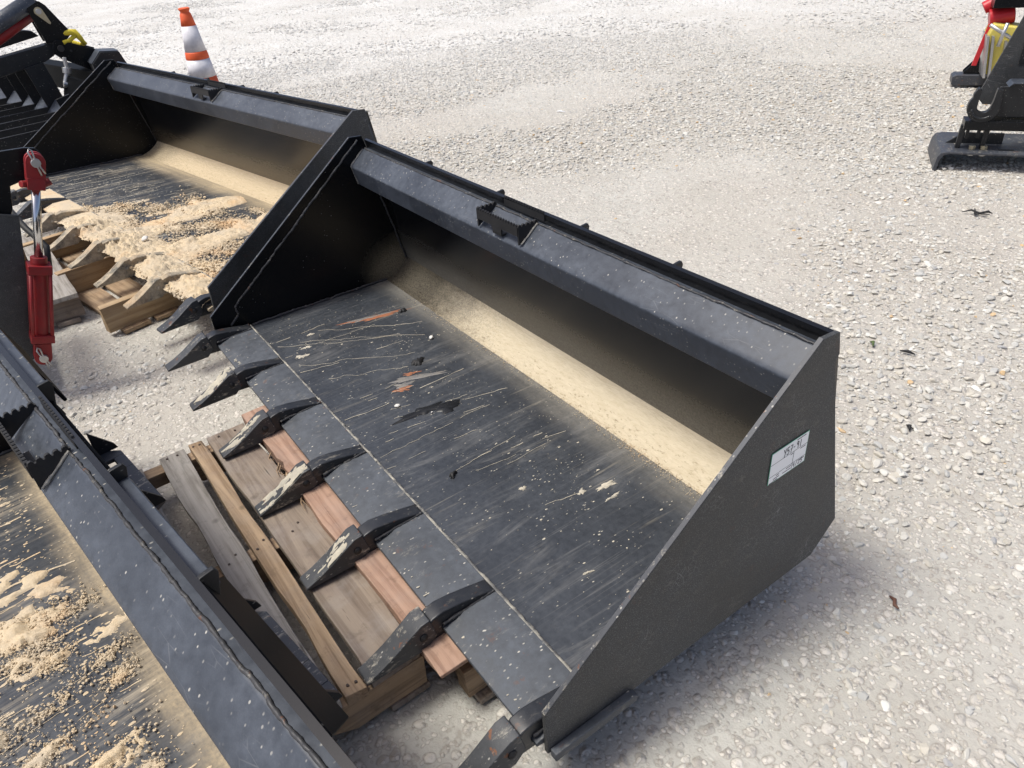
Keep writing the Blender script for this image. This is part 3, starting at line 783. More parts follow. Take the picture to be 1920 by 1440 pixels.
def blotches(parent, name, items, mat, seed, h=.0012, label=None):
    """a few separate flat flakes and smears, each an irregular patch"""
    r = np.random.default_rng(seed)
    for (x, y, rx, ry, a) in items:
        if name == 'mud_smear': rx *= .62; ry *= .62
        n = 26; mb = MB(); pts = []
        ph = r.uniform(0, 6, 4)
        for q in range(n):
            t = 2 * math.pi * q / n
            k = 1 + .18 * math.sin(2 * t + ph[0]) + .25 * math.sin(3 * t + ph[1]) + .22 * math.sin(7 * t + ph[2]) + r.normal(0, .16)
            u, w = rx * k * math.cos(t), ry * k * math.sin(t)
            pts.append((x + u * math.cos(a) - w * math.sin(a), y + u * math.sin(a) + w * math.cos(a)))
        v = [(x, y, h * 1.3)] + [(px * .75 + x * .25, py * .75 + y * .25, h * r.uniform(.8, 1.3)) for px, py in pts] + [(px, py, .0004) for px, py in pts]
        f = [(0, 1 + q, 1 + (q + 1) % n) for q in range(n)] + [(1 + q, 1 + n + q, 1 + n + (q + 1) % n, 1 + (q + 1) % n) for q in range(n)]
        mb.add(v, f); o = mb.build(name, mat, parent, smooth=True)
        if label: o['label'] = label

def mat_cornerdust(name, cy, cz, r0, r1):
    t = NT(name); v = t.coord(); X, Y, Z = t.sep(v)
    n = t.noise(v, 14.0, 5, 0.65)
    dy = t.math('SUBTRACT', Y, cy); dz = t.math('MULTIPLY', t.math('SUBTRACT', Z, cz), 1.15)
    d = t.math('SQRT', t.math('ADD', t.math('MULTIPLY', dy, dy), t.math('MULTIPLY', dz, dz)))
    d = t.math('ADD', d, t.math('MULTIPLY', t.math('SUBTRACT', n, 0.5), 0.09))
    mr = t.n('ShaderNodeMapRange'); mr.interpolation_type = 'SMOOTHSTEP'
    t.l(d, mr.inputs[0]); mr.inputs[1].default_value = r1; mr.inputs[2].default_value = r0
    f = t.math('MULTIPLY', mr.outputs[0], t.ramp(t.noise(v, 190.0, 2, 0.7), [(0.3, 0.35), (0.7, 1.0)]))
    sp = t.math('MULTIPLY', t.ramp(t.voro(v, 70.0), [(0.06, 1.0), (0.11, 0.0)]), t.ramp(t.noise(v, 9.0, 2), [(0.55, 0.0), (0.65, 0.6)]))
    col = t.mix(t.math('MULTIPLY', f, 0.75), (0.004, 0.0048, 0.0062), (0.40, 0.34, 0.23))
    col = t.mix(sp, col, (0.3, 0.3, 0.29))
    return t.done(col, t.math('ADD', t.math('MULTIPLY', f, 0.6), 0.26, True), None, Specular_IOR_Level=0.22)
M['plate_dust'] = mat_cornerdust('dusty_inner_plate', .725, .035, .02, .17)

# main bucket
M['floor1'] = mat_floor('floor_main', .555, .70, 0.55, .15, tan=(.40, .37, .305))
M['heel1'] = mat_heel('heel_main', 1.2, (.050, .15), (.60, .525, .39), (.42, 1.0, .12))
M['heel1b'] = mat_heel('back_main', .55, (.03, .21), (.30, .29, .255), (-.2, .1, 1.0))
b1, K1 = make_bucket('loader_bucket', 'large black steel bucket with auction sticker on its near side plate', 1.83, 1.0, 1.0, 7, 'floor1', 'heel1', 100, muddy=(), loc=(0, 0, G))
splashes(b1, 'mud_splash', 1.83, .135, .60, 34, 620, 5, 'mud_pale',
         zones=[(.30, .38, .14, .13), (.48, .45, .1, .1), (.30, .20, .12, .05), (.9, .48, .12, .06), (1.25, .5, .16, .07), (1.45, .42, .14, .09), (1.25, .38, .2, .1), (.75, .33, .1, .08)],
         long=[(.40, .60, .20, .30), (.47, .56, .22, .15), (.56, .48, .38, .16), (.42, .50, .24, .22), (.62, .42, .52, .20)], wid=.8)
splashes(b1, 'edge_splash', 1.83, .006, .125, 34, 520, 6, 'mud_pale', zones=[(1.65, .07, .1, .035), (.2, .06, .12, .03), (1.35, .05, .1, .03), (.5, .07, .08, .03)], wid=1.3)
blotches(b1, 'rust_patch', [(.25, .50, .013, .10, -.2), (.66, .41, .008, .022, -.35), (.72, .345, .010, .026, -.3)], 'rust', 3, label='orange scraped patch of bare rusting steel')
blotches(b1, 'scraped_steel', [(.238, .47, .010, .075, -.2), (.70, .36, .010, .03, -.3), (.69, .41, .013, .07, -.35)], 'bare', 4, h=.0016)
blotches(b1, 'paint_flake', [(.86, .345, .022, .075, -.12), (.89, .395, .02, .035, -.3)], 'paint', 5, h=.0035, label='lifted curling flake of black paint')
blotches(b1, 'dark_clump', [(.62, .455, .014, .022, .3), (.28, .585, .010, .014, .2), (.985, .125, .004, .008, .5), (1.15, .255, .006, .010, .4)], 'rubber', 6, h=.008)
blotches(b1, 'mud_smear', [(.285, .225, .012, .022, -.2), (.33, .19, .016, .028, -.3), (.21, .27, .010, .018, .1), (1.42, .52, .012, .045, -.1), (1.46, .505, .008, .03, 0), (1.40, .46, .010, .018, .2), (1.30, .36, .010, .013, .3), (1.05, .13, .006, .01, .2), (1.60, .31, .004, .022, -.3), (1.52, .04, .016, .014, .4), (1.70, .05, .012, .01, .2)], 'mud_pale', 7, h=.0022)

# auction sticker on the outside of the near side plate
tagroot = empty('auction_sticker', (1.8412, .578, .316 + G), (0, 0, 0), label='white rectangular auction sticker with green border, handwritten Y57-91', cat='sticker')
ca, sa = math.cos(.13), math.sin(.13)
def lab_pts(u, w, d=0): return (d, .055 * 2 * (u - .5) * .94, .036 * 2 * (w - .5) + .055 * (u - .5) * .06)
def lab_quad(u0, u1, w0, w1, d0, d1):
    v = [lab_pts(u, w, d) for d in (d0, d1) for (u, w) in ((u0, w0), (u1, w0), (u1, w1), (u0, w1))]
    return v, [(0, 3, 2, 1), (4, 5, 6, 7), (0, 1, 5, 4), (1, 2, 6, 5), (2, 3, 7, 6), (3, 0, 4, 7)]
MB().add(*lab_quad(0, 1, 0, 1, 0.0, .0004)).build('border', 'label_green', tagroot)
MB().add(*lab_quad(.015, .985, .022, .978, .0004, .0008)).build('paper', 'label', tagroot)
ln = MB()
for a in ((.015, .985, .615, .626), (.015, .985, .23, .24), (.62, .63, .05, .615)): ln.add(*lab_quad(*a, .0008, .0010))
for (u, w, L) in ((.66, .95, .25), (.54, .58, .07), (.80, .58, .14), (.20, .19, .08), (.13, .12, .16), (.13, .06, .12), (.47, .19, .13), (.38, .11, .22), (.80, .20, .16), (.03, .04, .1)):
    ln.add(*lab_quad(u, u + L, w - .022, w, .0008, .0010))
ln.build('printed_lines', 'ink', tagroot)
HAND = {'Y': [[(0, 1), (.45, .5)], [(.9, 1), (.3, -.15)]], '5': [[(.8, 1), (.15, 1), (.1, .55), (.6, .6), (.8, .3), (.5, 0), (.05, .08)]], '7': [[(.05, 1), (.8, 1), (.35, 0)], [(.2, .5), (.7, .5)]],
        '-': [[(.1, .5), (.6, .52)]], '9': [[(.75, .85), (.35, 1), (.15, .7), (.5, .5), (.75, .85), (.65, 0)]], '1': [[(.4, 1), (.35, 0)]], '4': [[(.1, 1), (.1, .5), (.8, .5)], [(.65, 1), (.6, 0)]],
        '/': [[(.8, 1.15), (.1, -.15)]], '2': [[(.1, .8), (.4, 1), (.75, .75), (.1, 0), (.85, .05)]]}
def hand(text, u, w, cw, chh, th):
    mb = MB()
    for i, chx in enumerate(text):
        for st in HAND[chx]:
            for (a, b) in zip(st[:-1], st[1:]):
                p = Vector(lab_pts(u + (i + a[0] * .8) * cw, w + a[1] * chh, .0011)); q = Vector(lab_pts(u + (i + b[0] * .8) * cw, w + b[1] * chh, .0011))
                d = (q - p).normalized(); nrm = Vector((0, -d.z, d.y)) * th
                p -= d * th * .6; q += d * th * .6
                mb.add([tuple(p - nrm), tuple(q - nrm), tuple(q + nrm), tuple(p + nrm)], [(0, 1, 2, 3)])
    return mb
hand('Y57-91', .33, .66, .085, .22, .0010).build('handwriting', 'ink', tagroot)
hand('4/25', .65, .07, .07, .14, .0007).build('handwriting', 'ink', tagroot)

# second bucket, caked in mud
SY, SZ = 1.145, 1.01
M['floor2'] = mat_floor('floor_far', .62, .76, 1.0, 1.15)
M['heel2'] = mat_heel('heel_far', 1.3, (.06, .20), (.60, .49, .33))
M['heel2b'] = mat_heel('back_far', .25, (.04, .20))
b2, K2 = make_bucket('loader_bucket', 'wide black bucket with mud-caked lip and crumbled clay on its floor', 2.434, SY, SZ, 9, 'floor2', 'heel2', 300, muddy=(3, 4, 5, 6, 7),
                     loc=(-2.538, -.387, .048 + G), rot=(-.044, 0, .176))
splashes(b2, 'mud_splash', 2.434, .135, .72, 150, 900, 15, 'mud_pale', zones=[(.5, .3, .3, .1), (.8, .5, .4, .12), (1.8, .35, .4, .15)], wid=1.3)

def clods(X, Y, centers, seed, amp=.5):
    h = 0.0
    n = fbm(X * 45, Y * 45, seed, 3); n2 = fbm(X * 16, Y * 16, seed + 5, 3)
    for (x, y, rx, ry, a, w) in centers:
        dx, dy = X - x, Y - y; u = dx * math.cos(a) + dy * math.sin(a); t = -dx * math.sin(a) + dy * math.cos(a)
        g = np.exp(-(u / rx) ** 2 - (t / ry) ** 2)
        h = np.maximum(h, np.clip(g * 1.5 + n2 * .9 - 1.05, 0, 1) * min(rx, ry) * amp)
    return h * np.clip((n - .34) * 5.0, 0, 1.05) * np.random.default_rng(seed).uniform(.8, 1.12, X.shape)

CL2 = [(1.0, .26, .05, .05, 0, 1), (1.15, .36, .06, .05, 0, 1), (1.3, .45, .06, .05, .2, 1.2), (1.42, .50, .08, .05, .3, 1.2), (1.25, .18, .08, .04, 0, 1), (1.5, .30, .10, .05, .1, 1.3),
       (1.62, .42, .07, .06, .4, 1.4), (1.95, .33, .06, .08, .2, 1.6), (1.75, .25, .09, .05, .2, 1.2), (2.1, .20, .08, .05, 0, 1.2), (1.9, .62, .10, .03, 0, 1.1), (2.15, .66, .12, .03, 0, 1.3),
       (1.6, .66, .06, .02, 0, .6), (1.4, .06, .12, .05, 0, 1.2), (1.8, .05, .14, .05, 0, 1.5), (2.2, .06, .12, .05, 0, 1.4), (.9, .12, .08, .04, 0, .8), (1.2, .55, .1, .05, 0, .5), (1.7, .52, .12, .06, 0, .8)]
_r3 = np.random.default_rng(12)
CL3 = [(_r3.uniform(.7, 1.8), _r3.uniform(.16, .60), _r3.uniform(.014, .035), _r3.uniform(.025, .065), _r3.normal(0, .2), .5) for _ in range(34)] + [(1.05, .42, .03, .07, .2, 1), (1.18, .34, .03, .08, .2, 1.3), (1.30, .36, .03, .06, .1, 1), (.95, .35, .04, .04, 0, .8), (1.45, .45, .05, .04, 0, 1), (1.55, .5, .08, .05, 0, 1.3), (1.65, .42, .08, .05, .3, 1.2),
       (1.35, .22, .05, .06, 0, .9), (1.5, .3, .05, .06, 0, .9), (1.1, .2, .05, .05, 0, .7), (1.6, .58, .1, .03, 0, 1), (.85, .5, .03, .03, 0, .5)]

def mud_sheet(parent, name, W, y0, y1, field, seed, mat, step=.008, drop=0.02, label=None):
    xs = np.arange(.005, W - .004, step); ys = np.arange(y0, y1, step * 1.0)
    X, Y = np.meshgrid(xs, ys, indexing='ij')
    H = field(X, Y)
    Z = H + .0005 - np.where(Y < 0, np.minimum(drop, -Y * .35), 0)
    ok = H > .0006
    q = ok[:-1, :-1] | ok[1:, :-1] | ok[:-1, 1:] | ok[1:, 1:]
    ii, jj = np.nonzero(q); nj = len(ys)
    F = np.stack([ii * nj + jj, (ii + 1) * nj + jj, (ii + 1) * nj + jj + 1, ii * nj + jj + 1], 1)
    V = np.stack([X, Y, np.where(ok, Z, -.0012)], -1).reshape(-1, 3)
    used = np.unique(F); mp = np.full(len(V), -1); mp[used] = np.arange(len(used))
    o = raw(name, V[used], mp[F], mat, parent, kind='stuff'); o['label'] = label or 'caked layer of dried mud'
    return o

def field2(X, Y):
    along = sstep(.75, 1.25, X + (fbm(X * 3, Y * 3, 61, 3) - .5) * .6 - .9 * np.clip(Y - .1, 0, 1) * 0) * (1 - .0 * X)
    lip = np.exp(-((Y - .045) / .11) ** 2) * sstep(.55, 1.3, X) * .013
    body = sstep(.46, .62, fbm(X * 4.5, Y * 2.2, 62, 4) + .16 * sstep(.55, .0, Y) - .10) * along * .010
    rough = .55 + 1.0 * fbm(X * 30, Y * 30, 63, 4)
    h = (lip * (.6 + .9 * fbm(X * 12, Y * 12, 64, 3)) + body) * rough
    h = h * (.45 + 1.1 * fbm(X * 75, Y * 75, 66, 3)) * np.random.default_rng(8).uniform(.65, 1.3, h.shape) + clods(X, Y, CL2, 67, .26)
    edge = -.05 + .045 * fbm(X * 14, Y * 0 + 3, 65, 3)
    h = np.where(Y < edge, 0, h)
    return np.where(h < .0022, 0, h)
mud_sheet(b2, 'caked_mud', 2.434, -.05, .72, field2, 1, 'mud', .0055, label='tan clay caked over the lip and floor')

def crumbs(parent, name, centers, per, seed, W, y0, y1, smin=.003, smax=.013, mat='mud', sub=1, z=.004, stone=None):
    r = np.random.default_rng(seed); P = []; s = []
    for (x, y, rx, ry, a, w) in centers:
        rx *= .75; ry *= .75
        n = int(per * w * 1.6); u = r.normal(0, 1, n) * rx; t = r.normal(0, 1, n) * ry
        px = x + u * math.cos(a) - t * math.sin(a); py = y + u * math.sin(a) + t * math.cos(a)
        d = np.exp(-(u / rx) ** 2 - (t / ry) ** 2)
        ss = smin + (smax - smin) * r.uniform(0, 1, n) ** 2.2
        pz = z + ss * .25 + d * r.uniform(0, 1, n) ** 2 * min(rx, ry) * .28
        k = (py > y0) & (py < y1) & (px > .01) & (px < W - .01)
        P.append(np.stack([px, py, pz], 1)[k]); s.append(ss[k])
    P = np.concatenate(P); s = np.concatenate(s)
    V, F, nv = lumps(P, s, sub, .85, .35, seed)
    o = raw(name, V, F, mat, parent, smooth=False, kind='stuff'); o['label'] = 'crumbled clods of tan clay'
    return o
crumbs(b1, 'sand_grains', [(1.25, .668, .45, .012, 0, 1.2), (1.0, .690, .5, .02, 0, 1.0), (1.5, .66, .25, .015, 0, 1.0), (.6, .66, .3, .015, 0, .5)], 420, 79, 1.83, .60, .715, .0007, .0022, z=.0015)
crumbs(b2, 'clay_crumbs', CL2 + [(1.2, .03, .2, .05, 0, 1.2), (1.6, .04, .25, .06, 0, 1.6), (2.0, .04, .25, .06, 0, 2.0), (2.3, .06, .12, .06, 0, 1.5), (2.1, .12, .25, .08, 0, 1.2), (1.5, .14, .3, .08, 0, 1.0)], 330, 77, 2.434, -.04, .75, .0022, .0085)

# nearest bucket, seen from behind and above
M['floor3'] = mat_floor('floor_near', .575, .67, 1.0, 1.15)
M['heel3'] = mat_heel('heel_near', 1.2, (.08, .25))
M['heel3b'] = mat_heel('back_near', .4, (.05, .25))
YAW3 = .154
b3, K3 = make_bucket('loader_bucket', 'black bucket at the lower left seen from behind its quick-attach mount', 1.83, 1.0, 1.0, 7, 'floor3', 'heel3', 500, muddy=(),
                     loc=(.369 * math.cos(YAW3), -1.321 + .369 * math.sin(YAW3), .007 + G), rot=(0, 0, YAW3))
splashes(b3, 'mud_splash', 1.83, .135, .62, 260, 2600, 25, 'mud', wid=1.5)
def field3(X, Y):
    b = fbm(X * 5.0, Y * 2.2 + 4, 71, 4); e = sstep(.62, .74, Y + (fbm(X * 4, Y * 4, 75, 3) - .5) * .16)
    h = sstep(.62, .76, b) * np.clip((fbm(X * 42, Y * 24, 78, 3) - .42) * 5, 0, 1) * .005 * (.4 + 1.2 * fbm(X * 28, Y * 20, 73, 4)) + e * .0028 * (.5 + fbm(X * 20, Y * 20, 74, 4))
    h = h * (.5 + fbm(X * 80, Y * 80, 76, 3)) + clods(X, Y, CL3, 77, .5)
    return np.where(h < .0013, 0, h)
mud_sheet(b3, 'caked_mud', 1.83, .14, .655, field3, 2, 'mud', .0035, label='patches of tan clay dried on the floor')
crumbs(b3, 'clay_crumbs', CL3, 330, 87, 1.83, .14, .66, .0012, .0042)

# stray stones lying inside the buckets
def stone(name, loc, s, label, seed, tint=(.72, .70, .66), group=None):
    V, F, nv = lumps(np.array([[0, 0, s * .55]]), np.array([s]), 2, .85, .2, seed)
    o = raw(name, V, F, 'pebble', col=np.tile((*tint, 1), (len(V), 1)), label=label, cat='stone')
    o.location = loc
    if group: o['group'] = group
stone('white_stone', (.788, .291, G), .0085, 'white pebble by the lifted paint flake on the main bucket floor', 1)
stone('white_stone', (.516, .564, G), .0095, 'oval white pebble on the main bucket floor near the dusty heel', 2)
stone('white_stone', (.885, .350, G + .002), .0045, 'tiny white pebble lying on the lifted paint flake', 3)
def in_b(o, x, y, z=0): return tuple(Matrix.Translation(o.location) @ o.rotation_euler.to_matrix().to_4x4() @ Vector((x, y, z)))
stone('grey_stone', in_b(b3, 1.66, .36, .003), .013, 'grey angular stone among the clay at the bottom left corner', 4, (.5, .5, .52))
stone('grey_stone', in_b(b3, 1.58, .28, .003), .010, 'small pale stone among the clay near the left edge', 5, (.58, .56, .54))
stone('white_stone', in_b(b2, 1.62, .12, .02), .018, 'white stone stuck in the clay on the mud-caked lip', 6)

# ---------------------------------------------------------------- pallets
M['wood_grey'] = mat_wood('weathered_board', (.31, .285, .255), (.19, .17, .145), 0, .9)
M['wood_tan'] = mat_wood('fresh_board', (.36, .255, .16), (.24, .16, .095), 0, .4, 1.0, (.17, .11, .07), .4)
M['wood_brown'] = mat_wood('brown_board', (.25, .20, .155), (.165, .125, .095), 0, .8, .8, (.12, .085, .09), .45)
M['wood_pink'] = mat_wood('reddish_plank', (.39, .25, .18), (.27, .16, .11), 0, .5, .9, (.17, .10, .08), .5)
M['wood_string'] = mat_wood('stringer_wood', (.32, .225, .14), (.20, .135, .085), 1, .4, .9, (.09, .06, .045), .4)
M['wood_greystring'] = mat_wood('grey_stringer', (.24, .195, .16), (.16, .13, .11), 1, .7, .9)
M['wood_yellow'] = mat_wood('yellow_pine', (.44, .32, .19), (.32, .215, .12), 1, .4, .8, (.20, .11, .06), .5)

def plank(parent, name, L, Wd, T, mat, loc, axis=0, seed=0, rag=.004, notch=None, rz=0.0):
    """a sawn board with slightly uneven edges and chipped ends; runs along x (axis 0) or y (axis 1)"""
    r = np.random.default_rng(seed); n = 16; V = []; F = []
    t = np.linspace(-L / 2, L / 2, n)
    e0 = -Wd / 2 + (vnoise(t * 7, t * 0 + seed, 5) - .5) * rag * 1.6; e1 = Wd / 2 + (vnoise(t * 7, t * 0 + seed + 9, 6) - .5) * rag * 1.6
    bow = (vnoise(t * 1.1, t * 0 + seed, 8) - .5) * .004
    for i in range(n):
        zb = -T
        if notch and any(abs(t[i] - q) < .11 for q in notch):
            q = min(notch, key=lambda q: abs(t[i] - q)); zb = -T + .042 * min(1, (1 - abs(t[i] - q) / .11) * 2.6)
        for (w, z) in ((e0[i], 0), (e1[i], 0), (e1[i], zb), (e0[i], zb)):
            V.append((t[i] + (r.normal(0, .0025) if i in (0, n - 1) else 0), w, z + bow[i]))
    for i in range(n - 1):
        for k in range(4): a = 4 * i; F.append((a + k, a + (k + 1) % 4, a + 4 + (k + 1) % 4, a + 4 + k))
    F += [(3, 2, 1, 0), (4 * n - 4, 4 * n - 3, 4 * n - 2, 4 * n - 1)]
    if axis == 1: V = [(-w, a, z) for a, w, z in V]
    mb = MB(); mb.v = V; mb.f = F
    o = mb.build(name, mat, parent, bevel=.0018)
    o.location = loc; o.rotation_euler = (0, 0, rz)
    return o

def nails(parent, pts):
    first = None
    for (x, y, z) in pts:
        if first is None:
            first = MB().tube([(0, 0, -.002), (0, 0, .0012)], .0030, 8).build('nail_head', 'nail', parent); o = first
        else:
            o = first.copy(); C.objects.link(o); o.parent = parent
        o.location = (x, y, z)

# pallet in front of the main bucket's teeth
p1 = empty('wooden_pallet', (1.02, -.66, 0), (0, 0, .021), label='weathered wooden pallet under the teeth between two black buckets', cat='pallet', group='wooden pallets')
TOPZ = .119
bd = [(-.005, .545, .112, .020, 'wood_brown'), (.003, .456, .040, .030, 'wood_tan'), (.0, .388, .066, .018, 'wood_grey'), (.012, .265, .085, .018, 'wood_grey'), (0, .10, .1, .018, 'wood_grey'), (0, -.08, .1, .018, 'wood_brown'), (0, -.26, .1, .018, 'wood_grey'), (0, -.44, .1, .018, 'wood_grey')]
for i, (dx, y, w, T, mt) in enumerate(bd):
    top = TOPZ + (.006 if T > .025 else 0)
    b = plank(p1, 'deck_board', 1.016, w, T, mt, (dx, y, top), 0, 40 + i, .006)
    nails(b, [(-.49, -w * .22, .001), (-.488, w * .2, .001), (.0, .01, .001), (.02, -.012, .001), (.488, w * .2, .001), (.485, -w * .2, .001)])
for x in (-.485, 0.0, .485):
    plank(p1, 'stringer', 1.20, .040, .083, 'wood_string', (x, .0, TOPZ - .0195), 1, int(60 + x * 10), .004, notch=(.32, -.32))
for y in (-.54, .0, .56):
    plank(p1, 'bottom_board', 1.016, .09, .015, 'wood_brown', (0, y, .0155), 0, int(70 + y * 10))

# pallet carrying the main bucket
p2 = empty('wooden_pallet', (1.06, .52, 0), (0, 0, .012), label='pallet under the main bucket with a pinkish split front plank', cat='pallet', group='wooden pallets')
def split_plank():
    mb = MB(); r = np.random.default_rng(3); n = 40; xs = np.linspace(-.575, .545, n); V = []; F = []
    for i, x in enumerate(xs):
        f0 = -.575 - .012 * vnoise(np.array(x * 9), np.array(1.0), 3) + (.012 * max(0, 1 - abs(x + .30) / .18)) * vnoise(np.array(x * 60), np.array(2.0), 4) * 2
        f1 = -.470
        taper = 1.0
        if i > n - 6: taper = (n - 1 - i) / 5 * .75 + .25
        zt = .143; zb = .143 - .042 * taper - .004 * r.uniform()
        jx = r.normal(0, .004) if i in (0, n - 1) else 0
        V += [(x + jx, f0, zt - .003 * r.uniform()), (x + jx, f1, zt), (x + jx, f1, zb), (x + jx, f0 + .003 * r.uniform(), zb)]
    for i in range(n - 1):
        for k in range(4): a = 4 * i; F.append((a + k, a + (k + 1) % 4, a + 4 + (k + 1) % 4, a + 4 + k))
    F += [(3, 2, 1, 0), (4 * n - 4, 4 * n - 3, 4 * n - 2, 4 * n - 1)]
    mb.v, mb.f = V, F
    o = mb.build('deck_board', 'wood_pink', p2, bevel=.002); o['label'] = 'pinkish split plank under the lip'
    sp = MB()
    for k in range(16):
        x = -.40 + .30 * r.uniform(); L = .03 + .05 * r.uniform(); y = -.582 - .012 * r.uniform(); z = .135 - .03 * r.uniform()
        sp.tube([(x, y + .014, z), (x + L * .5, y, z - .002), (x + L, y + .006 * r.normal(), z - .006)], [.002, .0016, .0005], 4)
    sp.build('splinter', 'wood_tan', o)
split_plank()
for i, y in enumerate((-.36, -.18, .0, .18, .36, .5)):
    plank(p2, 'deck_board', 1.1, .09, .018, 'wood_grey', (0, y, .118), 0, 90 + i)
for x in (-.54, .0, .51):
    plank(p2, 'stringer', 1.06, .042, .082, 'wood_string', (x, .0, .0995), 1, int(95 + 10 * x), .003, notch=(.28, -.28))
for y in (-.47, .05, .5):
    plank(p2, 'bottom_board', 1.1, .09, .015, 'wood_brown', (0, y, .016), 0, int(99 + 10 * y))

# pallet under the muddy bucket
p3 = empty('wooden_pallet', (-1.28, .12, 0), (0, 0, .20), label='pallet of yellow pine stringers under the mud-caked bucket', cat='pallet', group='wooden pallets')
for k, x in enumerate((-.50, .02, .535)):
    plank(p3, 'stringer', 1.0, .040, .108, 'wood_yellow', (x, .0 if k != 1 else .02, .126), 1, 110 + k, .002)
for i, (y, mt) in enumerate(((-.40, 'wood_tan'), (-.27, 'wood_tan'), (-.05, 'wood_tan'), (.2, 'wood_brown'), (.42, 'wood_brown'))):
    plank(p3, 'bottom_board', 1.14, .105, .016, mt, (.01, y, .0175), 0, 120 + i)
for i, y in enumerate((.0, .2, .4)):
    plank(p3, 'deck_board', 1.14, .10, .018, 'wood_tan', (.01, y, .1445), 0, 130 + i)
# grey pallet at the left edge
p4 = empty('wooden_pallet', (-1.36, -.86, 0), (0, 0, .03), label='grey weathered pallet behind the red cylinder at the left', cat='pallet', group='wooden pallets')
for k, x in enumerate((-.42, .02, .45)):
    plank(p4, 'stringer', 1.08, .040, .085, 'wood_greystring', (x, .0, .102), 1, 140 + k, .002)
for i, y in enumerate((.49, .36, .2, .0, -.2, -.4)):
    plank(p4, 'deck_board', .96, .10, .018, 'wood_greystring' if i else 'wood_grey', (.01, y, .1205), 0, 150 + i)
for i, y in enumerate((.47, .0, -.45)):
    plank(p4, 'bottom_board', .96, .09, .015, 'wood_greystring', (.01, y, .0165), 0, 160 + i)

# ---------------------------------------------------------------- attachment with the red cylinder at the left edge
la = empty('clamshell_bucket', (-.33, -.55, 0), label='black attachment with upright red cylinder at the left edge', cat='attachment')
ox, oy = -.33, -.55
def LP(pts): return [(y - oy, z) for y, z in pts]
MB().prism(LP([(-.72, .70), (-.504, .665), (-.429, .637), (-.382, .621), (-.44, .407), (-.517, .148), (-.60, .12), (-.80, .12)]), -.012, 0).build('lower_side_plate', 'paint_side', la, bevel=.002)
MB().prism(LP([(-.62, .80), (-.444, .815), (-.359, .812), (-.295, .809), (-.266, .802), (-.255, .781), (-.268, .745), (-.307, .72), (-.371, .707), (-.39, .64), (-.415, .60), (-.62, .66)]), -.034, -.020).build('upper_side_plate', 'paint_gloss', la, bevel=.002)
MB().prism(LP([(-.80, .12), (-.55, .12), (-.55, .16), (-.80, .40)]), -.60, -.012).build('shell', 'paint', la, bevel=.003)
MB().box(-.60, -.02, -.25, -.08, .74, .79).build('cross_tube', 'paint', la, bevel=.004)
cyl = empty('hydraulic_cylinder', (0, 0, 0)); cyl.parent = la
cyl.name = 'hydraulic_cylinder'
ax0 = Vector((.035, -.491 - oy, 0.0 + G)); ax1 = Vector((.035, -.282 - oy, .611 + G)); ad = (ax1 - ax0).normalized()
A = lambda t, dx=0, dn=0: tuple(ax0 + ad * t + Vector((dx, 0, 0)) + Vector((0, ad.z, -ad.y)) * dn)
def slab(mb, t0, t1, hx, hn, dn=0):
    v = [A(t, sx * hx, sn * hn + dn) for t in (t0, t1) for sx, sn in ((-1, -1), (1, -1), (1, 1), (-1, 1))]
    mb.add(v, [(0, 3, 2, 1), (4, 5, 6, 7), (0, 1, 5, 4), (1, 2, 6, 5), (2, 3, 7, 6), (3, 0, 4, 7)])
bar = MB(); bar.tube([A(.075), A(.30)], .026, 24); bar.build('barrel', 'red', cyl, smooth=False, bevel=.001)
for t0_, t1_ in ((.055, .082), (.292, .322)):
    caps = MB(); slab(caps, t0_, t1_, .034, .034); caps.build('end_cap', 'red', cyl, bevel=.003)
gl = MB(); gl.tube([A(.322), A(.345)], .024, 20); gl.build('gland', 'red', cyl, bevel=.002)
for sx in (-1, 1):
    for sn in (-1, 1):
        rods = MB(); rods.tube([A(.08, sx * .027, sn * .027), A(.295, sx * .027, sn * .027)], .006, 8); rods.build('tie_rod', 'red', cyl, smooth=True)
MB().tube([A(.345), A(.575)], .0125, 20).build('piston_rod', 'chrome', cyl, smooth=True)
def clevis(t0, t1, r, up):
    mb = MB()
    for sx in (-1, 1):
        pts = []
        cc = t1 if up else t0; o0 = t0 if up else t1
        for k in range(13):
            a = math.pi * k / 12; pts.append((cc + (1 if up else -1) * r * math.sin(a), r * math.cos(a)))
        pts = [(o0, r * .95)] + pts + [(o0, -r * .95)]
        n = len(pts); x0, x1 = (.010 * sx, .022 * sx)
        v = [A(t, x0, d) for t, d in pts] + [A(t, x1, d) for t, d in pts]
        mb.add(v, [tuple(range(n)), tuple(range(2 * n - 1, n - 1, -1))] + [(i, i + n, (i + 1) % n + n, (i + 1) % n) for i in range(n)])
    return mb
ck = clevis(.585, .646, .027, True); slab(ck, .562, .598, .024, .024); ck.tube([A(.575, .0, -.02), A(.575, .012, -.04)], .011, 10); ck.tube([A(.578, 0, .02), A(.590, 0, .040)], .012, 10)
ck.build('rod_clevis', 'red', cyl, bevel=.002)
cb_ = clevis(-.0, .05, .026, False); cb_.build('base_clevis', 'red', cyl, bevel=.002)
for t, nm in ((.646, 'clevis_pin'), (.0, 'clevis_pin')):
    pn = MB(); pn.tube([A(t, -.03), A(t, .034)], .0135, 16); po = pn.build(nm, 'zinc', cyl, bevel=.0015)
    ct = MB(); ct.tube([A(t - .036, .031, .014), A(t - .01, .031, .004), A(t + .012, .031, -.010), A(t + .030, .031, -.020), A(t + .040, .031, -.017), A(t + .036, .031, -.010), A(t + .016, .031, -.004), A(t - .012, .031, .012), A(t - .03, .031, .024)], .0028, 6)
    ct.build('cotter_pin', 'zinc', cyl, smooth=True)
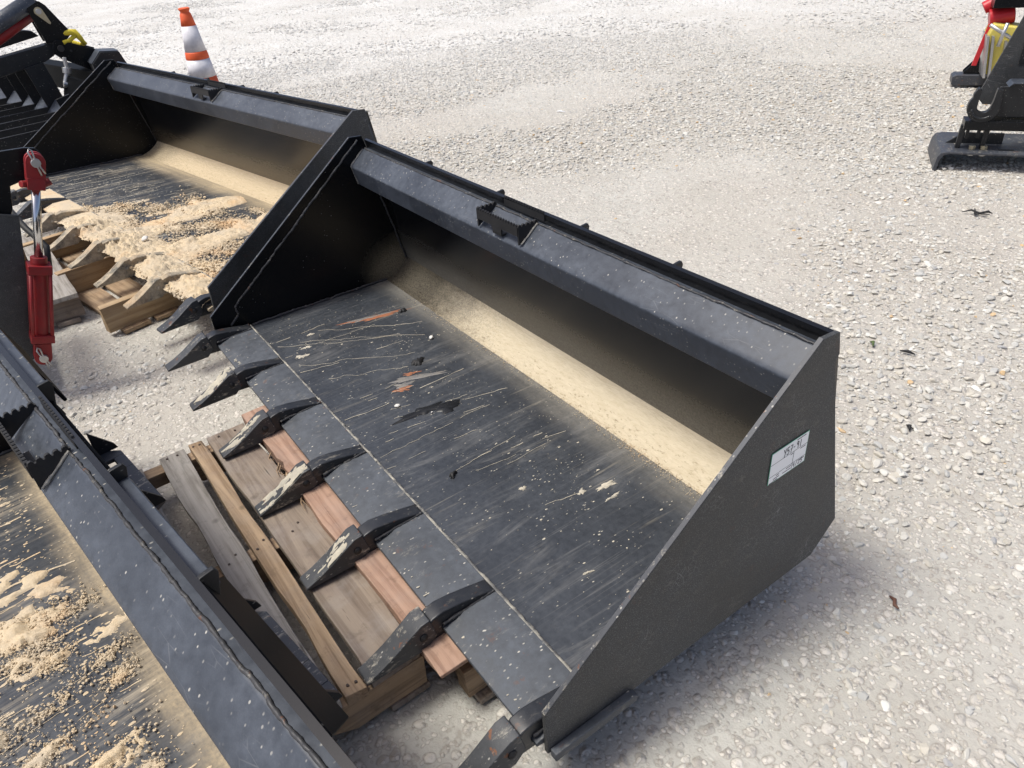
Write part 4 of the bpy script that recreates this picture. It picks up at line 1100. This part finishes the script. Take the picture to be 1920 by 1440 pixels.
ho = MB(); ho.tube([A(.30, -.02, .03), A(.36, -.06, .03), A(.40, -.14, -.02), A(.44, -.25, -.06)], .010, 10); ho.build('hose', 'rubber', la, smooth=True)

# ---------------------------------------------------------------- grapple at the upper left
gr = empty('rock_grapple', (-3.95, .05, 0), label='black tined rock grapple with red cylinder and yellow strap at top left', cat='grapple')
gx0, gy0 = -3.95, .05
tx = [-4.70, -4.40, -4.13, -3.925, -3.71, -3.49, -3.27, -3.05]
for i, x in enumerate(tx):
    yc = .057 + (x + 3.709) * .27
    y0 = yc - gy0; zc = .355
    tn = MB(); tn.prism([(y0 - .90, zc - .05), (y0 - .86, zc - .01), (y0, zc + .02), (y0 + .03, zc - .02), (y0 + .02, zc - .07), (y0 - .6, zc - .08)], x - gx0 - .008, x - gx0 + .008)
    hb = .27 if x < -3.6 else .09
    tn.prism([(y0 - .012, zc), (y0 - .012 - hb * .18, zc + hb), (y0 + .06, zc + hb + .02), (y0 + .10, zc + .05), (y0 + .05, zc - .05)], x - gx0 - .008, x - gx0 + .008)
    tn.build('tine', 'paint', gr, bevel=.002)
    if i < len(tx) - 1:
        x2 = tx[i + 1]; yc2 = .057 + (x2 + 3.709) * .27 - gy0
        hp_ = MB(); hp_.add([(x - gx0 + .01, y0 - .03, zc - .012), (x2 - gx0 - .01, yc2 - .03, zc - .012), (x2 - gx0 - .01, yc2 + .045, zc + .06), (x - gx0 + .01, y0 + .045, zc + .06),
                             (x - gx0 + .01, y0 - .03, zc - .022), (x2 - gx0 - .01, yc2 - .03, zc - .022), (x2 - gx0 - .01, yc2 + .050, zc + .05), (x - gx0 + .01, y0 + .050, zc + .05)],
                            [(0, 1, 2, 3), (7, 6, 5, 4), (0, 4, 5, 1), (1, 5, 6, 2), (2, 6, 7, 3), (3, 7, 4, 0)])
        hp_.build('heel_segment', 'paint_top_sheen', gr, bevel=.002)
bk = MB(); bk.add([(-4.75 - gx0, .08 - gy0, .40), (-2.95 - gx0, .52 - gy0, .40), (-2.95 - gx0, .52 - gy0, .56), (-4.75 - gx0, .08 - gy0, .56), (-4.75 - gx0, .20 - gy0, .40), (-2.95 - gx0, .64 - gy0, .40), (-2.95 - gx0, .64 - gy0, .56), (-4.75 - gx0, .20 - gy0, .56)],
                  [(0, 1, 2, 3), (7, 6, 5, 4), (0, 4, 5, 1), (1, 5, 6, 2), (2, 6, 7, 3), (3, 7, 4, 0)])
bk.build('back_beam', 'paint_dark', gr, bevel=.004)
MB().add([(-3.62 - gx0, .10 - gy0, .30), (-2.95 - gx0, .30 - gy0, .30), (-2.95 - gx0, .36 - gy0, .52), (-3.62 - gx0, .20 - gy0, .56), (-3.62 - gx0, .12 - gy0, .30), (-2.95 - gx0, .32 - gy0, .30), (-2.95 - gx0, .38 - gy0, .52), (-3.62 - gx0, .22 - gy0, .56)],
         [(0, 1, 2, 3), (7, 6, 5, 4), (0, 4, 5, 1), (1, 5, 6, 2), (2, 6, 7, 3), (3, 7, 4, 0)]).build('back_sheet', 'paint_dark', gr)
def gpoly(pts): return [(y - gy0, z) for y, z in pts]
for dx in (.23, .05):
    MB().prism(gpoly([(0.138, .959), (.150, .985), (.175, .999), (.200, 1.003), (.225, .995), (.251, .97), (.346, .792), (.300, .756), (.178, .751), (.165, .818)]), dx, dx + .018).build('arm_plate', 'paint_gloss', gr, bevel=.003)
    MB().prism(gpoly([(.205, .735), (.215, .757), (.232, .767), (.255, .764), (.47, .672), (.379, .56), (.229, .652), (.195, .690), (.195, .715)]), dx + .03, dx + .046).build('link_plate', 'paint_gloss', gr, bevel=.003)
MB().prism(gpoly([(-.60, .63), (-.40, .66), (-.115, .705), (.2, .748), (.245, .753), (.235, .70), (.194, .67), (.127, .641), (-.161, .59), (-.40, .55), (-.60, .53)]), .10, .22).build('lower_arm', 'paint', gr, bevel=.006)
MB().prism(gpoly([(-.30, .74), (-.085, .78), (-.033, .80), (.02, .822), (.10, .822), (.144, .811), (.175, .775), (-.105, .729), (-.30, .69)]), -.10, -.04).build('second_arm', 'paint', gr, bevel=.006)
rc = MB(); rc.tube([(.15, -.30 - gy0, .70), (.15, .165 - gy0, .925)], .036, 20); rc.build('red_cylinder', 'red', gr, smooth=True)
bc = MB(); bc.tube([(.20, -.30 - gy0, .785), (.20, .20 - gy0, 1.005)], .050, 20); bc.build('upper_tube', 'paint_top_sheen', gr, smooth=True)
pv = MB(); pv.tube([(.245, .199 - gy0, .940), (.262, .199 - gy0, .940)], .017, 16); pvo = pv.build('pivot_pin', 'zinc', gr, bevel=.002)
kp = MB(); ang = -1.05
kpts = [(.199 + .026 * math.cos(a), .940 + .026 * math.sin(a)) for a in np.linspace(0.3, 3.5, 10)] + [(.232, .865), (.240, .860), (.247, .868)]
kp.prism(gpoly(kpts), .2485, .2535); kp.build('keeper_plate', 'zinc_gold', gr, bevel=.001)
pv = MB(); pv.tube([(.27, .245 - gy0, .715), (.29, .245 - gy0, .715)], .020, 16); pv.tube([(.276, .30 - gy0, .692), (.284, .30 - gy0, .692)], .008, 10); pv.build('pivot_pin', 'rubber', gr, bevel=.002)
bx = MB(); bx.prism(gpoly([(.377, .61), (.448, .675), (.562, .663), (.592, .571), (.60, .40), (.40, .40)]), .26, .44); bx.build('mount_box', 'paint', gr, bevel=.003)
bt = MB(); bt.prism(gpoly([(.377, .612), (.448, .677), (.562, .665), (.562, .669), (.447, .682), (.373, .614)]), .255, .43); bt.build('box_lid', 'paint_top_sheen', gr)
cp = MB(); cp.tube([(.36, .235 - gy0, .67), (.36, .230 - gy0, .61)], .013, 12); cp.tube([(.365, .228 - gy0, .61), (.365, .220 - gy0, .575)], .027, 14); cp.tube([(.365, .220 - gy0, .575), (.365, .190 - gy0, .52)], .017, 12); cp.tube([(.365, .175 - gy0, .515), (.365, .262 - gy0, .490)], .023, 14)
cp.build('hose_coupler', 'zinc', gr, bevel=.002)
rp = MB()
for k in range(3):
    o_ = .016 * k
    rp.tube([(.16 + o_, .25 - gy0, .755), (.20 + o_, .30 - gy0, .775 + .01 * k), (.22 + o_, .335 - gy0, .800), (.24, .365 - gy0, .798 - .008 * k), (.25, .385 - gy0, .755), (.24 - o_, .40 - gy0, .722), (.20, .38 - gy0, .712), (.17, .34 - gy0, .735)], [.014, .017, .018, .018, .017, .016, .013, .01], 10)
rp.tube([(.27, .27 - gy0, .745), (.26, .31 - gy0, .75), (.25, .36 - gy0, .775)], .013, 10)
rp.build('yellow_strap', 'rope', gr, smooth=True)

# ---------------------------------------------------------------- traffic cone
cone = empty('traffic_cone', (-2.85, .893, 0), label='orange traffic cone with two scuffed white bands behind the far bucket', cat='traffic cone')
cr = lambda z: .030 + (.915 - z) * .135
MB().prism([(-.17, -.19), (.17, -.19), (.19, -.17), (.19, .17), (.17, .19), (-.17, .19), (-.19, .17), (-.19, -.17)], .0, .035, 'z').build('base', 'rubber', cone, bevel=.006)
lt = lambda prof: MB().lathe(prof, (0, 0, 0), 40)
lt([(cr(.035) + .01, .035), (cr(.05), .05), (cr(.528), .528)]).build('body', 'orange', cone, smooth=True)
lt([(cr(.528) + .002, .528), (cr(.632) + .002, .632)]).build('reflective_band', 'white', cone, smooth=True)
lt([(cr(.632) + .001, .632), (cr(.64) + .004, .64), (cr(.67) + .004, .67), (cr(.678) + .001, .678)]).build('body', 'orange', cone, smooth=True)
lt([(cr(.678) + .002, .678), (cr(.822) + .002, .822)]).build('reflective_band', 'white', cone, smooth=True)
lt([(cr(.822) + .002, .822), (cr(.86) + .0, .860), (cr(.888), .886), (.031, .889), (.026, .900), (.030, .907), (.034, .912), (.034, .919), (.028, .922), (.022, .915)]).build('tip', 'orange', cone, smooth=True)

# ---------------------------------------------------------------- machine attachment at the upper right
ra = empty('hook_attachment', (.52, 3.605, 0), (0, 0, math.atan2(.54898, .83584)), label='black attachment with chain hook, bolted skid plate and yellow drum at top right', cat='attachment')
# local: x along the picture, y away, z up
sk = MB(); sk.prism([(-.012, .0), (.004, .0), (.012, .06), (.026, .082), (.05, .088), (.90, .088), (.90, .100), (.045, .100), (.012, .094), (-.004, .070)], -.02, .36, 'y')
sk.build('skid_plate', 'paint_edge', ra, bevel=.003)
for x in (.152, .205):
    bo = MB(); bo.tube([(x, .045, .100), (x, .045, .118)], .017, 6); bo.build('bolt_head', 'zinc_gold', ra, bevel=.001)
    bo = MB(); bo.tube([(x, .045, .088), (x, .045, .068)], .016, 6); bo.build('bolt_nut', 'zinc', ra, bevel=.001)
MB().box(.27, .34, .03, .055, .1005, .1012).build('slot', 'rubber', ra)
MB().prism([(.04, .10), (.30, .10), (.30, .155), (.115, .155)], .145, .16, 'y').build('skid_web', 'paint', ra, bevel=.002)
for x in (.075, .185):
    MB().prism([(x, .10), (x + .022, .10), (x + .03, .215), (x + .004, .215)], .05, .075, 'y').build('post', 'paint', ra, bevel=.002)
MB().box(.11, .125, .06, .075, .15, .21).build('spacer', 'paint', ra)
MB().box(.16, .175, .06, .075, .15, .21).build('spacer', 'paint', ra)
MB().box(.085, .90, .0, .10, .205, .250).build('lower_bar', 'paint_gloss', ra, bevel=.003)
MB().prism([(.215, .262), (.90, .262), (.90, .420), (.255, .420), (.235, .408), (.205, .405), (.205, .285)], .04, .055, 'y').build('side_beam', 'paint', ra, bevel=.003)
MB().prism([(.235, .408), (.255, .422), (.90, .422), (.90, .428), (.25, .428)], .02, .12, 'y').build('beam_flange', 'paint_top_sheen', ra, bevel=.002)
hk = []
for a in np.linspace(math.pi * .78, 2 * math.pi * .985, 18): hk.append((.150 + .072 * math.cos(a), .315 + .072 * math.sin(a)))
inner = [(.150 + .030 * math.cos(a), .322 + .030 * math.sin(a)) for a in np.linspace(2 * math.pi * .985, math.pi * .92, 12)]
hook = MB(); hook.prism([(.112, .408), (.104, .400), (.092, .375)] + hk + [(.216, .40), (.19, .405), (.186, .35)] + inner + [(.122, .36), (.124, .40)], .0, .035, 'y')
ho_ = hook.build('chain_hook', 'paint', ra, bevel=.004)
em = MB(); pts = [(.150 + .052 * math.cos(a), -.002, .315 + .052 * math.sin(a)) for a in np.linspace(math.pi * 1.05, math.pi * 1.75, 12)]
em.tube(pts, .007, 8); em.build('raised_mark', 'paint', ho_, smooth=True)
w = MB(); pa, ra_ = wavy((.208, .036, .275), (.208, .036, .41), .006, 30, 4); w.tube(pa, ra_, 6); w.build('weld_bead', 'weld', ra, smooth=True)
tp = MB(); tp.prism([(.155, .30), (.19, .262), (.90, .262), (.90, 1.00), (.36, 1.00)], .30, .315, 'y')
tp.build('slanted_plate', 'paint_side', ra, bevel=.002)
MB().box(.30, .33, .296, .30, .46, .80).build('plate_rib', 'paint', ra)
# rear end with drum, red hub and second skid
bx_, by_ = .259, 1.917
MB().prism([(bx_ - .03, .02), (bx_ + .0, .015), (bx_ + .5, .015), (bx_ + .5, .085), (bx_ - .015, .085), (bx_ - .035, .07)], by_ - .03, by_ + .10, 'y').build('rear_skid', 'paint_edge', ra, bevel=.006)
for yy in (by_ + .01, by_ + .07):
    MB().prism([(bx_ + .035, .086), (bx_ + .5, .086), (bx_ + .5, .30), (bx_ + .20, .30), (bx_ + .13, .215), (bx_ + .035, .10)], yy, yy + .012, 'y').build('rear_gusset', 'paint_gloss', ra, bevel=.002)
MB().prism([(bx_ + .13, .13), (bx_ + .17, .10), (bx_ + .60, .10), (bx_ + .60, .46), (bx_ + .32, .40), (bx_ + .12, .43), (bx_ + .10, .36)], by_ - .16, by_ + .05, 'y').build('yellow_housing', 'yellow', ra, bevel=.012)
for x, dz_ in ((.075, .0), (.105, .0), (.185, -.03), (.215, -.03)):
    MB().prism([(bx_ + x + .05, .10 + dz_), (bx_ + x + .066, .10 + dz_), (bx_ + x + .030, .36 + dz_), (bx_ + x + .014, .36 + dz_)], by_ - .20, by_ + .02, 'y').build('housing_flange', 'zinc', ra, bevel=.002)
rh = MB(); rh.tube([(bx_ + .10, by_ - .03, .44), (bx_ + .24, by_ - .03, .47)], [.06, .055], 20); rh.tube([(bx_ + .06, by_ + .02, .50), (bx_ + .16, by_ + .02, .56)], .04, 16); rh.build('red_hub', 'bright_red', ra, bevel=.004)
rb = MB(); rb.prism([(bx_ + .055, .16), (bx_ + .085, .16), (bx_ + .12, .42), (bx_ + .095, .42)], by_ - .10, by_ - .085, 'y'); rb.build('red_guard', 'bright_red', ra, bevel=.002)
for p, q_ in (((bx_ + .09, by_ - .20, .43), (bx_ + .26, by_ - .20, .33)), ((bx_ + .185, by_ - .21, .44), (bx_ + .165, by_ - .21, .30))):
    lv = MB(); lv.tube([p, q_], .012, 8); lv.build('lever', 'zinc', ra, smooth=True)
MB().box(bx_ + .09, bx_ + .60, by_ - .15, by_ + .02, .52, .62).build('top_beam', 'paint_gloss', ra, bevel=.004)

# ---------------------------------------------------------------- litter on the gravel
def scrap(name, loc, pts, mat, label, cat, h=.01):
    mb = MB()
    for k, pl in enumerate(pts):
        mb.tube([(x, y, h * (.4 + .6 * ((i + k) % 2))) for i, (x, y) in enumerate(pl)], [max(.0015, .006 * (1 - abs(2 * i / (len(pl) - 1) - 1) * .7)) for i in range(len(pl))], 6)
    mb.build(name, mat, None, smooth=True, label=label, cat=cat).location = (loc[0], loc[1], float(gh(loc[0], loc[1])) + .004)
scrap('rubber_scrap', (.977, 3.123), [[(-.05, -.02), (-.02, .0), (.02, .015), (.06, .0)], [(-.02, .03), (.0, .0), (.03, -.03)], [(.0, .0), (.04, .03), (.05, .05)]], 'rubber', 'torn black rubber scrap alone on the gravel at right', 'scrap', .02)
scrap('rubber_scrap', (1.426, 1.834), [[(-.022, -.006), (.0, .0), (.022, .008)]], 'rubber', 'thin black sliver on pebbles behind the near side plate', 'scrap')
scrap('rubber_scrap', (1.65, 1.471), [[(-.012, .006), (.0, .0), (.008, -.012)], [(-.006, -.004), (.01, .004)]], 'rubber', 'small bent black chip on pebbles right of the sticker', 'scrap')
scrap('green_leaf', (1.324, 1.798), [[(-.016, .012), (-.002, .006), (.008, -.008)]], 'leaf', 'single curled green leaf near the rear corner of the main bucket', 'leaf', .012)
scrap('dry_twig', (1.972, .867), [[(-.014, .008), (.0, .004), (.006, -.006), (.018, -.012)]], 'twig', 'tiny reddish twig on packed dust at lower right', 'twig', .006)
scrap('paper_scrap', (-2.05, 3.15), [[(-.03, -.01), (.0, .0), (.04, .015)]], 'label', 'pale blue scrap of litter behind the far bucket corner', 'litter', .006)
